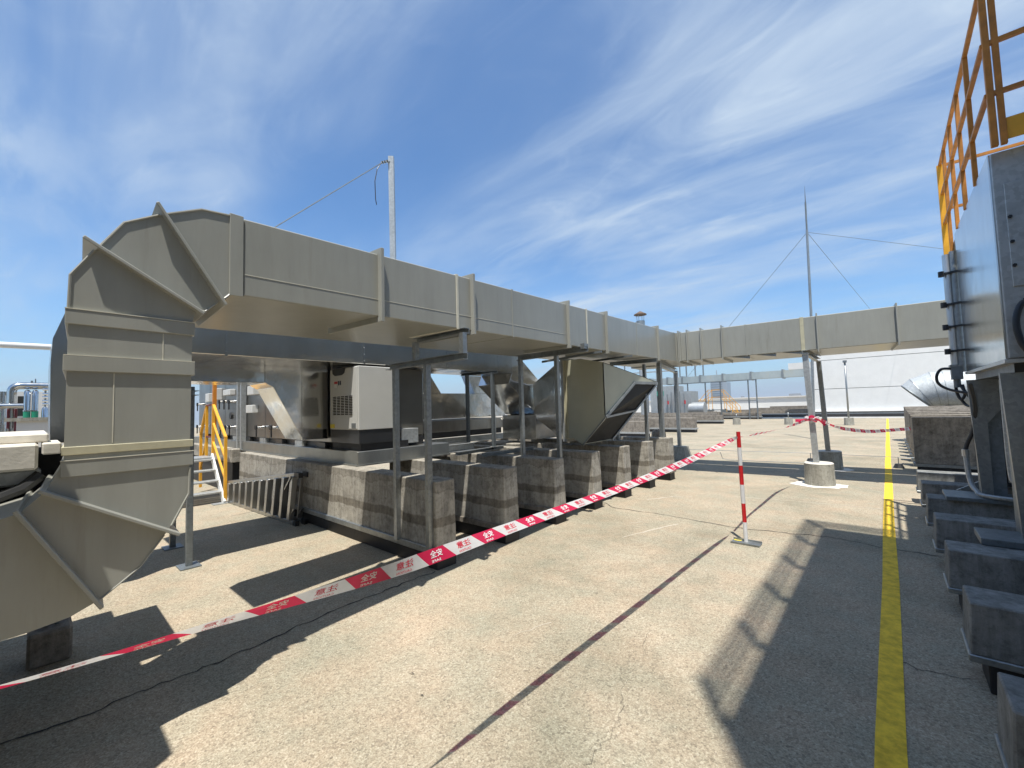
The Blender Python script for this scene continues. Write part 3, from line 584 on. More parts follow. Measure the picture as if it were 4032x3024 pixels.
for y in (5.95, 6.76): part('prop', MB().tube([(-6.52, y, .86), (-6.52, y, 1.40)], .022, 8), 'galvanised_pale', a2)
for i in range(3): part('foil_scrap', MB().tube([(-6.5, 7.2 + .03 * i, 1.30 - .05 * i), (-6.45, 7.35 + .04 * i, 1.15 - .05 * i), (-6.4, 7.45 + .06 * i, 1.10), (-6.4, 7.6, .95)], .02, 6), 'silver_clad', a2)
# neck and weather hood
nk = thing('duct_transition', 'dented silver tapering duct piece joining the slanted duct to the olive weather hood', 'duct', (-4.5, 6.4, 1.0))
part('shell', MB().hexa([(-4.12, 5.96, .96), (-5.2, 6.5, 1.36), (-5.2, 7.2, 1.36), (-4.12, 7.0, .96), (-4.12, 5.96, 2.36), (-5.2, 6.5, 2.0), (-5.2, 7.2, 2.0), (-4.12, 7.0, 2.36)]), 'silver_bright', nk, bevel=.004)
part('collar', B(-4.13, -4.05, 5.92, 7.0, .95, 2.36), 'galvanised_pale', nk, bevel=.004)
hd = thing('weather_hood', 'olive metal weather hood with a dark slanted mouth under the duct', 'hood', (-3.6, 6.3, .9))
t_ = .012
hp = [(-4.04, 2.31), (-3.70, 2.31), (-3.3, 2.22), (-3.3, 1.36), (-3.73, .92), (-3.9, 1.02), (-4.04, 1.01)]
part('side_panel', MB().prism([(x, 5.9, z) for x, z in hp], (0, t_, 0)), 'hood_paint', hd)
part('front_panel', MB().prism([(-3.3, 5.9, 2.22), (-3.3, 7.93, 1.97), (-3.3, 7.93, 1.94), (-3.3, 6.96, 1.93), (-3.3, 5.9, 1.36)], (-t_, 0, 0)), 'hood_paint', hd)
part('top_panel', MB().prism([(-3.70, 5.905, 2.30), (-3.3, 5.905, 2.21), (-3.3, 7.93, 1.96)], (0, 0, .01)), 'hood_paint', hd)
part('top_panel', MB().prism([(-3.70, 5.905, 2.305), (-3.3, 7.93, 1.965), (-4.04, 7.4, 2.25), (-4.04, 5.905, 2.305)], (0, 0, .01)), 'hood_paint', hd)
part('rear_panel', MB().prism([(-4.04, 7.4, 2.25), (-3.31, 7.92, 1.95), (-3.73, 6.87, .93), (-4.04, 6.87, 1.0)], (0, t_, 0)), 'hood_paint', hd)
part('bottom_panel', MB().prism([(-4.04, 5.91, 1.01), (-3.9, 5.91, 1.02), (-3.73, 5.91, .92), (-3.73, 6.87, .93), (-4.04, 6.87, 1.0)], (0, 0, .008)), 'hood_paint', hd)
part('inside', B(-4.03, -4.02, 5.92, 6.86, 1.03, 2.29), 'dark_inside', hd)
Q1, Q2, Q3, Q4, Q0 = Vector((-3.29, 6.96, 1.925)), Vector((-3.29, 7.93, 1.935)), Vector((-3.725, 6.87, .925)), Vector((-3.725, 5.90, .915)), Vector((-3.29, 5.90, 1.36))
part('mouth_rim', MB().bar(Q1, Q2, .03, .05).bar(Q0, Q1, .03, .045).bar(Q2, Q3, .03, .03).bar(Q4, Q0, .03, .02), 'galvanised', hd)
part('mouth_bar', MB().bar(Q0 + Vector((-.01, .02, .0)), (Q2 + Q3) * .5 + Vector((0, 0, .0)), .03, .03), 'galvanised', hd)
part('mouth_dark_sheet', MB().add([Q1 - Vector((.02, 0, 0)), Q2 - Vector((.02, 0, 0)), Q3 - Vector((.02, 0, 0)), Q4 + Vector((-.0, .02, .02)), Q0 + Vector((-.02, .02, 0))], [(0, 1, 2, 3, 4)]), 'dark_inside', hd)  # near-black sheet over the open mouth, its colour standing in for interior shade
part('edge_trim', MB().bar((-4.04, 5.89, 1.0), (-4.04, 5.89, 2.31), .03, .02, (0, 1, 0)).bar((-4.0, 5.893, 1.0), (-4.0, 5.893, 2.31), .012, .012, (0, 1, 0)), 'duct_tape_strip', hd)

# ------------------------------------------------------------------ mast, rod, vent cap, wires
ms = thing('steel_mast', 'tall galvanised channel mast with a guy cable, standing up behind the overhead duct', 'mast', (-7.0, 4.55, 0))
part('channel', MB().chan((-7.0, 4.57, .86), (-7.0, 4.53, 6.52), .10, .10, .008, (1, 1, 0)), 'galvanised_pale', ms)
part('guy_cable', MB().tube([(-6.98, 4.50, 6.42), (-7.0, 4.30, 6.30), (-7.1, 2.5, 4.55), (-7.15, 1.2, 3.2)], .009, 6), 'galvanised_dark', ms)
part('cable_tail', MB().tube([(-7.0, 4.30, 6.30), (-7.0, 4.22, 6.15), (-7.0, 4.17, 5.9), (-7.0, 4.18, 5.55), (-7.0, 4.20, 5.45)], .008, 6), 'black_rubber', ms)
for t in (.25, .5, .75): part('cable_clamp', MB().tube([(-6.98 - .02 * t, 4.50 - .2 * t, 6.40 - .12 * t), (-6.98 - .02 * t, 4.47 - .2 * t, 6.44 - .12 * t)], .022, 6), 'chrome', ms)
rd = thing('lightning_rod', 'thin tall lightning rod held by wires above the right hand duct branch', 'rod', (-1.95, 20.0, 0))
part('lower_tube', MB().tube([(-2.20, 20, 0), (-2.03, 20, 4.9), (-1.98, 20, 8.2)], [.05, .045, .04], 8), 'galvanised', rd, smooth=True)
part('upper_tube', MB().tube([(-1.98, 20, 8.2), (-1.965, 20, 9.3)], .03, 8), 'galvanised_dark', rd); part('spike', MB().tube([(-1.965, 20, 9.3), (-1.956, 20, 9.95)], [.02, .004], 6), 'galvanised_dark', rd)
for q in ((-8.2, 24, 3.0), (6.5, 27, 6.2), (.9, 44.2, 5.6)): part('guy_wire', MB().tube([(-1.98, 20, 8.1), q], .008, 5), 'galvanised_dark', rd)
vc = thing('vent_stack', 'small round vent stack with a conical rain cap above the far duct', 'vent', (-13.5, 30, 0))
part('pipe', MB().tube([(-13.5, 30, 0), (-13.5, 30, 7.6)], .26, 16), 'galvanised_pale', vc, smooth=True); part('collar', MB().tube([(-13.5, 30, 7.3), (-13.5, 30, 7.75)], .31, 16), 'galvanised', vc, smooth=True)
for a in range(4): part('strut', MB().tube([(-13.5 + .25 * math.cos(a * 1.57), 30 + .25 * math.sin(a * 1.57), 7.7), (-13.5 + .3 * math.cos(a * 1.57), 30 + .3 * math.sin(a * 1.57), 8.25)], .02, 5), 'galvanised', vc)
part('cap', MB().tube([(-13.5, 30, 8.2), (-13.5, 30, 8.26), (-13.5, 30, 8.5)], [.46, .46, .03], 16), 'rust_brown', vc); part('lower_pipe', MB().tube([(-13.5, 30, 6.9), (-13.5, 30, 7.35)], .36, 16), 'pipe_galv', vc, smooth=True)

# ------------------------------------------------------------------ striped pole and caution tape
po = thing('striped_pole', 'red and white striped barrier pole on a flat steel base plate', 'pole', (-1.25, 5.21, 0))
pb = Vector((-1.25, 5.21, .012)); pt = Vector((-1.264, 5.205, 1.21)); cols = ['stripe_white', 'stripe_red'] * 4
cutz = [0, .175, .345, .515, .69, .855, 1.0]
for i in range(6):
    part('stripe', MB().tube([pb.lerp(pt, cutz[i]), pb.lerp(pt, cutz[i + 1])], .021, 14), cols[i], po, smooth=True)
part('base_plate', B(-1.38, -1.10, 5.10, 5.24, 0, .012), 'galvanised', po, bevel=.002)
part('base_lip', B(-1.38, -1.10, 5.235, 5.242, .012, .03), 'galvanised', po); part('base_lip', B(-1.38, -1.10, 5.098, 5.105, .012, .022), 'galvanised', po)
part('paint_daub', MB().add([(-1.365, 5.19, .0135), (-1.33, 5.185, .0135), (-1.29, 5.20, .0135), (-1.30, 5.225, .0135), (-1.34, 5.215, .0135), (-1.37, 5.23, .0135)], [(0, 1, 2, 3, 4, 5)]), 'label_yellow', po)

TXT = {}
def text_mesh(s):
    if s in TXT: return TXT[s]
    cu = bpy.data.curves.new('lettering', 'FONT'); cu.body = s; cu.size = 1.0; cu.resolution_u = 2; cu.offset = 0.012
    o = bpy.data.objects.new('lettering_source', cu); COL.objects.link(o); dg = bpy.context.evaluated_depsgraph_get()
    e = o.evaluated_get(dg); me = e.to_mesh(); v = [(p.co.x, p.co.y) for p in me.vertices]; f = [tuple(q.vertices) for q in me.polygons]; e.to_mesh_clear()
    bpy.data.objects.remove(o); bpy.data.curves.remove(cu)
    x0, x1 = min(p[0] for p in v), max(p[0] for p in v); y0, y1 = min(p[1] for p in v), max(p[1] for p in v)
    TXT[s] = ([((p[0] - x0) / (x1 - x0) - .5, (p[1] - y0) / (y1 - y0) - .5) for p in v], f); return TXT[s]
class Ribbon:
    def __init__(s, pts, width):
        # pts: (x,y,z,twist_deg, width factor)
        P = []
        for i in range(len(pts) - 1):
            p0 = pts[max(i - 1, 0)]; p1 = pts[i]; p2 = pts[i + 1]; p3 = pts[min(i + 2, len(pts) - 1)]
            for k in range(10):
                t = k / 10; P.append(tuple(.5 * ((2 * b) + (-a + c) * t + (2 * a - 5 * b + 4 * c - d) * t * t + (-a + 3 * b - 3 * c + d) * t ** 3) for a, b, c, d in zip(p0, p1, p2, p3)))
        P.append(pts[-1]); s.P = P; s.w = width; s.L = [0]
        for a, b in zip(P, P[1:]): s.L.append(s.L[-1] + (Vector(b[:3]) - Vector(a[:3])).length)
    def at(s, u, v, lift=0.0):
        u = min(max(u, 0), s.L[-1] - 1e-5); i = max(k for k in range(len(s.L)) if s.L[k] <= u); i = min(i, len(s.P) - 2)
        t = (u - s.L[i]) / (s.L[i + 1] - s.L[i]); p = [a + (b - a) * t for a, b in zip(s.P[i], s.P[i + 1])]
        d = (Vector(s.P[i + 1][:3]) - Vector(s.P[i][:3])).normalized(); up = Vector((0, 0, 1)); sd = d.cross(up).normalized(); up = sd.cross(d)
        a = math.radians(p[3]); n = sd * math.cos(a) - up * math.sin(a); w = up * math.cos(a) + sd * math.sin(a)
        return Vector(p[:3]) + w * (v * s.w * p[4]) + n * lift
def tape(label, pts, width, u_first, per, red, loc):
    th = thing('caution_tape', label, 'tape', loc, 'caution tape lengths'); R = Ribbon(pts, width); T = R.L[-1]
    def quad(u0, u1, slant, mat, name):
        m = MB(); n = max(2, int((u1 - u0) / .02)); vs = []
        for i in range(n + 1):
            for v in (-.5, 0, .5):
                u = u0 + (u1 - u0) * i / n + slant * v; vs.append(R.at(u, v))
        fs = []
        for i in range(n):
            for j in range(2): a = i * 3 + j; fs.append((a, a + 3, a + 4, a + 1))
        m.add(vs, fs); return part(name, m, mat, th, smooth=True)
    def letters(par, s, uc, vc, w, h, mat):
        v, f = text_mesh(s); m = MB().add([R.at(uc - a * w, vc + b * h / width, .0012) for a, b in v], f); part('lettering', m, mat, par)
    u = u_first; sl = -.05
    while u < T - .02:
        a, b = max(u, .03), min(u + red, T - .03)
        if b - a > .02:
            q = quad(a, b, sl, 'tape_red', 'red_panel')
            if b - a > red * .95: letters(q, '安全', (a + b) / 2, .12, .060, .028, 'stripe_white'); letters(q, 'SAFE', (a + b) / 2 - .006, -.34, .044, .009, 'stripe_white')
        a, b = max(u + red, .03), min(u + per, T - .03)
        if b - a > .02:
            q = quad(a, b, sl, 'tape_white', 'white_panel')
            if b - a > (per - red) * .95: letters(q, '注意', (a + b) / 2, .12, .076, .028, 'red_print'); letters(q, 'CAUTION', (a + b) / 2 - .004, -.34, .064, .009, 'red_print')
        u += per
    return th, R
T1 = [(-1.47, -1.4, 1.03, 62, 1), (-1.45, -.4, 1.01, 60, 1), (-1.44, .05, .985, 60, 1), (-1.43, .35, .975, 50, 1), (-1.42, .60, .966, 34, 1), (-1.41, .88, .960, 8, 1), (-1.405, 1.15, .963, -28, 1), (-1.40, 1.5, .970, -48, 1), (-1.385, 2.1, .980, -58, 1),
      (-1.36, 2.8, 1.0, -58, 1), (-1.33, 3.8, 1.045, -46, 1), (-1.29, 4.7, 1.115, -52, .85), (-1.262, 5.19, 1.155, 25, .5)]
tape('red and white caution tape stretched from the lower left to the striped pole', T1, .057, .105 - .05, .297, .135, (-1.4, 2.5, .97))
T2 = [(-1.262, 5.22, 1.15, 60, .4), (-1.28, 5.6, 1.13, 80, .5), (-1.30, 6.1, 1.12, 50, .8), (-1.30, 7.0, 1.10, 62, .9), (-1.29, 8.0, 1.095, 70, .9), (-1.2, 8.7, 1.13, 20, .9), (-1.09, 9.3, 1.19, 10, .7)]
tape('twisted caution tape from the striped pole to the grey branch column', T2, .058, .05, .297, .135, (-1.28, 7, 1.1))
T3 = [(-.99, 9.42, 1.21, 10, .6), (-.90, 9.55, 1.15, 30, .8), (-.81, 9.8, 1.06, 60, .7), (-.6, 10.2, .96, 10, 1), (-.286, 10.8, .89, 0, 1), (.05, 11.4, .885, 0, 1), (.33, 11.9, .89, 0, 1)]
tape('caution tape sagging from the grey column to the right hand blocks', T3, .062, .12, .297, .135, (-.4, 10.5, .95))
kn = thing('tape_knot', 'crumpled red tape knot tied round the grey branch column', 'tape', (-1.03, 9.40, 1.2))
for i in range(7):
    a = random.uniform(0, 6.28); pts = [(-1.05 + random.uniform(-.02, .02) + (.075 + .02 * random.random()) * math.cos(a + t * 1.3), 9.42 + (.075 + .02 * random.random()) * math.sin(a + t * 1.3), 1.19 + random.uniform(-.05, .05), 20 * i + 30 * t, .8) for t in range(4)]
    R = Ribbon(pts, .06); m = MB(); vs = [R.at(R.L[-1] * i2 / 14, v) for i2 in range(15) for v in (-.5, .5)]; m.add(vs, [(2 * q, 2 * q + 2, 2 * q + 3, 2 * q + 1) for q in range(14)])
    part('wrap', m, 'tape_red' if i % 2 else 'tape_white', kn, smooth=True)
for q in ((-.85, 9.30, 1.08), (-1.3, 9.36, 1.16)):
    R = Ribbon([(-1.03, 9.36, 1.19, 0, 1), ((-1.03 + q[0]) / 2, 9.33, 1.17, 40, 1), (*q, 10, 1)], .055); m = MB(); vs = [R.at(R.L[-1] * i2 / 10, v) for i2 in range(11) for v in (-.5, .5)]
    m.add(vs, [(2 * q2, 2 * q2 + 2, 2 * q2 + 3, 2 * q2 + 1) for q2 in range(10)]); part('loose_end', m, 'tape_red', kn, smooth=True)

# ------------------------------------------------------------------ yellow crossover steps and ladder (left)
st = thing('crossover_steps', 'small steel crossover steps with yellow handrails beside the steel unit', 'steps', (-9.8, 2.0, 0))
for i in range(4):
    z = .20 + i * .18; x = -9.05 - i * .19; part('tread', B(x - .20, x, 1.45, 2.27, z - .03, z), 'galvanised_pale', st, bevel=.003)
for y in (1.45, 2.28): part('stringer', MB().bar((-8.95, y, .0), (-9.78, y, .80), .03, .12), 'white_paint' if y > 2 else 'galvanised', st)
part('platform', B(-10.3, -9.72, 1.45, 2.3, .74, .77), 'galvanised_pale', st)
part('foot_plate', B(-9.02, -8.85, 2.1, 2.36, 0, .012), 'galvanised_pale', st)
for y in (2.30,):
    part('handrail', MB().bar((-8.97, y, .05), (-8.97, y, 1.18), .045, .045).bar((-8.97, y, 1.16), (-9.78, y, 1.77), .045, .04).bar((-9.78, y, .75), (-9.78, y, 1.79), .045, .045), 'yellow_paint', st)
    part('mid_rail', MB().bar((-8.97, y, .78), (-9.78, y, 1.42), .032, .032).bar((-8.97, y, .42), (-9.78, y, 1.06), .032, .032), 'yellow_paint', st)
    part('handrail', MB().bar((-10.25, y, .75), (-10.25, y, 1.77), .045, .045).bar((-10.25, y, 1.76), (-10.68, y, 1.2), .045, .04).bar((-10.68, y, .1), (-10.68, y, 1.2), .045, .045).bar((-10.25, y, 1.1), (-10.68, y, .5), .03, .03), 'yellow_paint', st)
    part('toe_tie', MB().bar((-9.78, y, 1.78), (-10.25, y, 1.77), .03, .03).bar((-9.78, y, 1.15), (-10.25, y, 1.15), .03, .03), 'dark_red', st)
part('orange_post', B(-10.0, -9.93, 2.33, 2.39, 1.2, 2.4), 'orange_paint', st)
ld = thing('step_ladder', 'folded aluminium step ladder lying on its side against the nearest plinth block', 'ladder', (-7.6, 2.45, 0))
for (dy, tag_) in ((0, 0), (.13, 1)):
    yb0, yb1 = 2.34 + dy, 2.44 + dy * .9
    part('rail', MB().bar((-8.92, yb0, .03), (-6.28, yb1, .03), .03, .055), 'ladder_metal', ld, bevel=.003); part('rail', MB().bar((-8.92, yb0, .36), (-6.33, yb1 + .06, .69), .03, .055), 'ladder_metal', ld, bevel=.003)
    for i in range(10):
        t = (i + .2) / 9.6; x = -8.9 + 2.58 * t
        part('rung', MB().bar((x, yb0 + .10 * t, .05), (x + .015, yb0 + .15 * t, .345 + .325 * t), .085 if tag_ == 0 else .03, .07, (0, 1, 0)), 'ladder_metal', ld, bevel=.004)
    part('rubber_foot', B(-6.30, -6.20, yb1 - .02, yb1 + .03, 0, .07), 'black_rubber', ld); part('rubber_foot', B(-6.38, -6.22, yb1 + .03, yb1 + .09, .65, .72), 'black_rubber', ld)
    part('brace', MB().bar((-6.5, yb1, .05), (-6.30, yb1, .22), .02, .02).bar((-6.62, yb1, .46), (-6.4, yb1, .66), .02, .02), 'ladder_metal', ld)

# ------------------------------------------------------------------ left edge: upstand slab, pipework
ws = thing('roof_upstand', 'thick pale concrete upstand slab with black flashing at the left edge', 'slab', (-3.5, -.6, 0))
part('slab', MB().prism([(-3.3, -1.6, 1.31), (-3.3, .018, 1.30), (-3.3, .018, 1.436), (-3.3, -1.6, 1.44)], (-1.2, 0, 0)), 'pale_concrete', ws, bevel=.012)
part('cover_slab', B(-4.55, -3.42, -1.6, .055, 1.436, 1.484), 'pale_concrete', ws, bevel=.008)
part('side_block', B(-3.75, -3.3, .03, .10, 1.375, 1.435), 'pale_concrete', ws, bevel=.006)
part('flashing', B(-4.5, -3.36, -1.6, .03, 1.22, 1.30), 'galvanised_pale', ws, bevel=.01)
part('membrane', MB().prism([(-3.42, -1.6, .98), (-3.42, .10, .98), (-3.42, .12, 1.2), (-3.42, .02, 1.26), (-3.42, -1.6, 1.22)], (-1.05, 0, 0)), 'black_membrane', ws)
part('membrane', B(-4.4, -3.5, -1.6, .34, .93, 1.372), 'black_membrane', ws)
part('stub_wall', B(-4.4, -3.6, -1.6, -.6, 0, .98), 'old_concrete', ws)
part('black_skirt', MB().tube([(-3.33, -1.5, 1.16), (-3.33, -.12, 1.17), (-3.33, -.03, 1.21), (-3.35, .03, 1.27)], .03, 8), 'black_rubber', ws, smooth=True)
ep = thing('elbow_foot', 'dark concrete foot block with a short threaded stand under the lower duct elbow', 'footing', (-4.2, .12, 0))
part('block', B(-4.33, -4.08, .0, .20, 0, .21), 'old_concrete', ep, bevel=.015); part('rod', MB().tube([(-4.2, .08, .2), (-4.2, .08, .70)], .012, 6).tube([(-4.2, .13, .2), (-4.2, .13, .70)], .012, 6), 'galvanised_dark', ep)
pc = 'insulated pipework at the far left'
def far_pipe(lab, pts, r, mat='silver_clad_flat', grp=pc): return solo('clad_pipe', MB().tube(pts, r, 14), mat, lab, 'pipe', grp, smooth=True)
def arc(c, r, a0, a1, n=7): return [(c[0], c[1] + r * math.cos(math.radians(a0 + (a1 - a0) * i / n)), c[2] + r * math.sin(math.radians(a0 + (a1 - a0) * i / n))) for i in range(n + 1)]
far_pipe('fat silver pipe bending over into a level run at the far left', [(-16, -.38, .6)] + arc((-16, -.24, 2.30), .14, 180, 90) + [(-16, 1.2, 2.44)], .085)
far_pipe('short thick silver pipe stub left of the bend', [(-16.2, -.53, .6), (-16.2, -.53, 2.30)], .08)
far_pipe('level silver pipe at mid height, far left', [(-15.8, -.9, 1.935), (-15.8, -.17, 1.94)], .06)
for y, lab in ((-.125, 'silver pipe with a green flange band, left one of the green pair'), (.005, 'silver pipe with a green flange band, right one of the green pair')):
    g = thing('banded_pipe', lab, 'pipe', (-15.7, y, 1.2), pc)
    part('pipe', MB().tube([(-15.7, y, 1.2), (-15.7, y, 2.18), (-15.72, y, 2.25), (-15.85, y, 2.28), (-16.2, y, 2.28)], .058, 12), 'silver_clad_flat', g, smooth=True)
    part('green_band', MB().tube([(-15.7, y, 1.62), (-15.7, y, 1.80)], .063, 12), 'green_paint', g, smooth=True); part('clamp_ring', MB().tube([(-15.7, y, 1.80), (-15.7, y, 1.825)], .068, 12), 'chrome', g)
vt = thing('valve_stack', 'small chrome valve and tank fittings beside the green banded pipes', 'valve', (-15.6, .17, 1.2), pc)
part('tank', MB().tube([(-15.6, .17, 1.2), (-15.6, .17, 1.85), (-15.6, .17, 1.9)], [.06, .06, .03], 12), 'silver_clad_flat', vt, smooth=True)
for z in (1.97, 2.05, 2.14, 2.22, 2.33): part('fitting', MB().tube([(-15.6, .12, z), (-15.6, .22, z)], .03, 8), 'chrome', vt)
part('stem', MB().tube([(-15.6, .17, 1.9), (-15.6, .17, 2.38)], .02, 8), 'chrome', vt)
wp = thing('pipe_rack_wall', 'white framed wall with a dark opening behind the far left pipes', 'wall', (-17, -.1, 0)); part('panel', B(-17.2, -17.0, -.34, 1.5, .8, 2.34), 'off_white', wp); part('opening', B(-17.02, -16.99, -.30, -.12, 1.7, 2.22), 'dark_inside', wp)
pk = thing('pipe_plinth', 'low white rendered plinth wall with a grey coping, far left', 'wall', (-15, .2, 0)); part('wall', B(-15.2, -14.9, -.27, 2.0, 0, 1.56), 'off_white', pk); part('coping', B(-15.25, -14.85, -.45, 2.0, 1.56, 1.64), 'foot_concrete', pk)
rdp = thing('red_pipe_pair', 'dark red vertical pipes below the level silver pipe, far left', 'pipe', (-15.9, -.4, 0), pc)
for y in (-.42, -.30): part('pipe', MB().tube([(-15.9, y, 0), (-15.9, y, 1.87)], .025, 8), 'dark_red', rdp)
tk = thing('round_tank', 'squat grey round tank at the very left edge', 'tank', (-15.4, -.56, 0), pc); part('shell', MB().tube([(-15.4, -.6, .0), (-15.4, -.6, 1.5)], .14, 16), 'galvanised', tk, smooth=True); part('neck', MB().tube([(-15.4, -.6, 1.5), (-15.4, -.6, 1.86)], .085, 14), 'silver_clad_flat', tk, smooth=True)
for y in (-.50, -.41, -.34): part('cap_pipe', MB().tube([(-15.2, y, .9), (-15.2, y, 1.40)], .02, 8), 'silver_clad_flat', tk)
far_pipe('straight pale beam pipe high against the sky at the left edge', [(-16, -1.2, 3.42), (-16, .8, 3.45)], .075, 'off_white')
an = solo('antenna_stub', MB().tube([(-16, .0, 2.44), (-16, .0, 2.62)], .012, 6).box(-16.02, -15.98, -.08, -.04, 2.48, 2.57), 'galvanised_dark', 'small dark stub and box standing on the level silver pipe', 'fitting')

# ------------------------------------------------------------------ right: blocks, raised cabinet with railing, tower
ro = ['nearest', 'second', 'third', 'fourth', 'fifth', 'sixth', 'seventh']
for k in range(7):
    y0 = 2.27 + 1.035 * k; x0 = .262
    b = thing('kerb_block', f'{ro[k]} grey concrete block on a black pad along the right edge', 'block', (.9, y0 + .15, 0), 'low blocks right of the yellow line')
    part('body', MB().hexa([(x0 - .012, y0 - .015, .19), (3.2, y0 - .015, .19), (3.2, y0 + .31, .19), (x0 - .012, y0 + .31, .19), (x0, y0, .452), (3.2, y0, .452), (3.2, y0 + .29, .452), (x0, y0 + .29, .452)]), 'grey_block', b, bevel=.006)
    part('flashing', B(x0 - .022, 3.2, y0 - .024, y0 + .32, .155, .192), 'galvanised', b, bevel=.005)
    part('base_pad', B(x0 + .05, 3.2, y0 + .01, y0 + .28, 0, .155), 'black_membrane', b, bevel=.005)
ro2 = ['first and largest', 'second', 'third', 'fourth', 'fifth', 'sixth', 'seventh', 'eighth']
for k in range(8):
    y0 = 11.9 + .95 * k; x0 = .35
    b = thing('tall_block', f'{ro2[k]} of the tall weathered slabs stacked beyond the raised cabinet', 'block', (1.2, y0 + .15, 0), 'tall slabs beyond the raised cabinet')
    part('body', B(x0 + .004 * k, 3.6, y0, y0 + .30, .18, 1.12 + .014 * k), 'old_concrete', b, bevel=.01); part('flashing', B(x0 - .03, 3.6, y0 - .02, y0 + .32, .125, .18), 'galvanised', b)
    part('base_pad', B(x0 + .03, 3.6, y0 + .03, y0 + .28, 0, .125), 'black_membrane', b)
CX = .65
rc = thing('raised_unit', 'mirror bright steel cabinet raised on grey legs at the right edge', 'cabinet', (1.2, 5.6, .475))
part('shell', B(CX, 2.6, 4.60, 6.6, 1.79, 3.30), 'silver_clad_flat', rc, bevel=.006)
part('front_panel', B(CX + .012, 2.6, 4.572, 4.60, 1.80, 3.29), 'galvanised_pale', rc, bevel=.004)
part('access_door', B(CX + .06, 2.3, 4.560, 4.572, 2.30, 3.05), 'galvanised_pale', rc, bevel=.004)
for z in (2.45, 2.62, 2.8): part('door_bolt', MB().tube([(CX + .075, 4.545, z), (CX + .075, 4.561, z)], .012, 6), 'black_rubber', rc)
part('lower_edge', B(CX - .01, 2.6, 4.57, 6.61, 1.765, 1.79), 'aluminium', rc)
part('base_tray', B(CX + .05, 2.6, 4.7, 6.5, 1.70, 1.765), 'black_paint', rc)
for y, h_ in ((4.72, 0), (6.45, 0)):
    part('leg', MB().prism([(CX + .02, y, .49), (CX + .10, y, .49), (CX + .10, y, 1.70), (CX - .02, y, 1.70)], (0, .05, 0)), 'galvanised', rc)
    part('gusset', MB().prism([(CX + .10, y + .01, 1.70), (CX + .42, y + .01, 1.70), (CX + .10, y + .01, 1.25)], (0, .02, 0)), 'galvanised', rc)
    part('leg_box', B(CX + .03, CX + .20, y + .05, y + .30, .49, 1.70), 'galvanised_dark', rc)
part('rear_body', B(.86, 2.6, 6.95, 8.2, .55, 1.70), 'black_paint', rc); part('rear_pipe', MB().tube([(.95, 6.9, .6), (.95, 6.9, 1.7)], .04, 10), 'galvanised_dark', rc, smooth=True)
part('skid_beam', B(.45, 2.6, 4.60, 4.95, .455, .505), 'galvanised_dark', rc, bevel=.004); part('skid_beam', B(.40, 2.6, 6.35, 6.8, .455, .495), 'galvanised_dark', rc, bevel=.004); part('wedge_plate', MB().prism([(.52, 6.9, .48), (.9, 6.9, .48), (.9, 6.9, .72)], (0, .03, 0)), 'galvanised', rc)
for x in (.815, .885): part('conduit', MB().tube(smooth_path([(x, 6.05, 1.68), (x, 6.05, .85), (x + .03, 6.02, .72), (x + .12, 5.98, .66), (x + .4, 5.9, .64)]), .018, 8), 'galvanised_pale', rc, smooth=True)
part('drop_conduit', MB().tube(smooth_path([(.585, 6.55, .93), (.595, 6.52, .68), (.63, 6.45, .56), (.75, 6.35, .52), (1.6, 6.1, .52)]), .022, 8), 'galvanised_pale', rc, smooth=True); part('coupling', MB().tube([(.585, 6.55, .9), (.585, 6.55, .97)], .030, 10), 'aluminium', rc)
part('drop_cable', MB().tube(smooth_path([(.64, 6.35, 1.66), (.67, 6.42, 1.45), (.655, 6.5, 1.2), (.60, 6.55, 1.02), (.585, 6.55, .93)]), .018, 8), 'black_rubber', rc, smooth=True)
# corner pipe with clamps and valve
pp = thing('corner_conduit', 'slim grey conduit clamped to the far corner of the raised cabinet with black hoses', 'conduit', (.60, 6.75, 1.5))
part('pipe', MB().tube([(.585, 6.75, 1.85), (.585, 6.75, 3.12)], .036, 12), 'aluminium', pp, smooth=True); part('pipe', MB().tube([(.635, 6.72, 1.80), (.635, 6.72, 3.14)], .030, 12), 'galvanised', pp, smooth=True)
for z in (2.90, 2.30, 2.55, 2.03): part('clamp', MB().bar((.53, 6.72, z), (.69, 6.68, z + .01), .03, .022).tube([(.53, 6.70, z - .03), (.53, 6.70, z + .03)], .025, 8), 'black_rubber', pp)
part('junction', MB().box(.545, .63, 6.66, 6.80, 1.72, 1.86).tube([(.585, 6.72, 1.63), (.585, 6.72, 1.74)], .03, 10), 'galvanised_dark', pp); part('junction_cap', B(.535, .64, 6.65, 6.81, 1.86, 1.88), 'galvanised', pp)
def hose(p): part('hose', MB().tube(smooth_path(p), .014, 8), 'black_rubber', pp, smooth=True)
hose([(.545, 6.72, 1.84), (.47, 6.72, 1.84), (.43, 6.72, 1.77), (.44, 6.72, 1.68), (.52, 6.70, 1.61), (.66, 6.6, 1.56)])
hose([(.57, 6.72, 1.72), (.575, 6.72, 1.58), (.60, 6.70, 1.50), (.63, 6.68, 1.55), (.62, 6.70, 1.66)]); hose([(.60, 6.7, 1.5), (.64, 6.66, 1.43), (.70, 6.5, 1.41)]); hose([(.61, 6.7, 1.64), (.66, 6.62, 1.52), (.70, 6.5, 1.46)])
nc = solo('black_cable', MB().tube(smooth_path([(.80, 4.55, 2.18), (.735, 4.50, 2.17), (.70, 4.48, 2.08), (.695, 4.47, 1.98), (.715, 4.46, 1.87), (.76, 4.45, 1.80), (.86, 4.44, 1.76), (1.1, 4.44, 1.75)]), .019, 10), 'black_rubber', 'thick black cable looping out of the cabinet front at the right edge', 'cable', None, True)
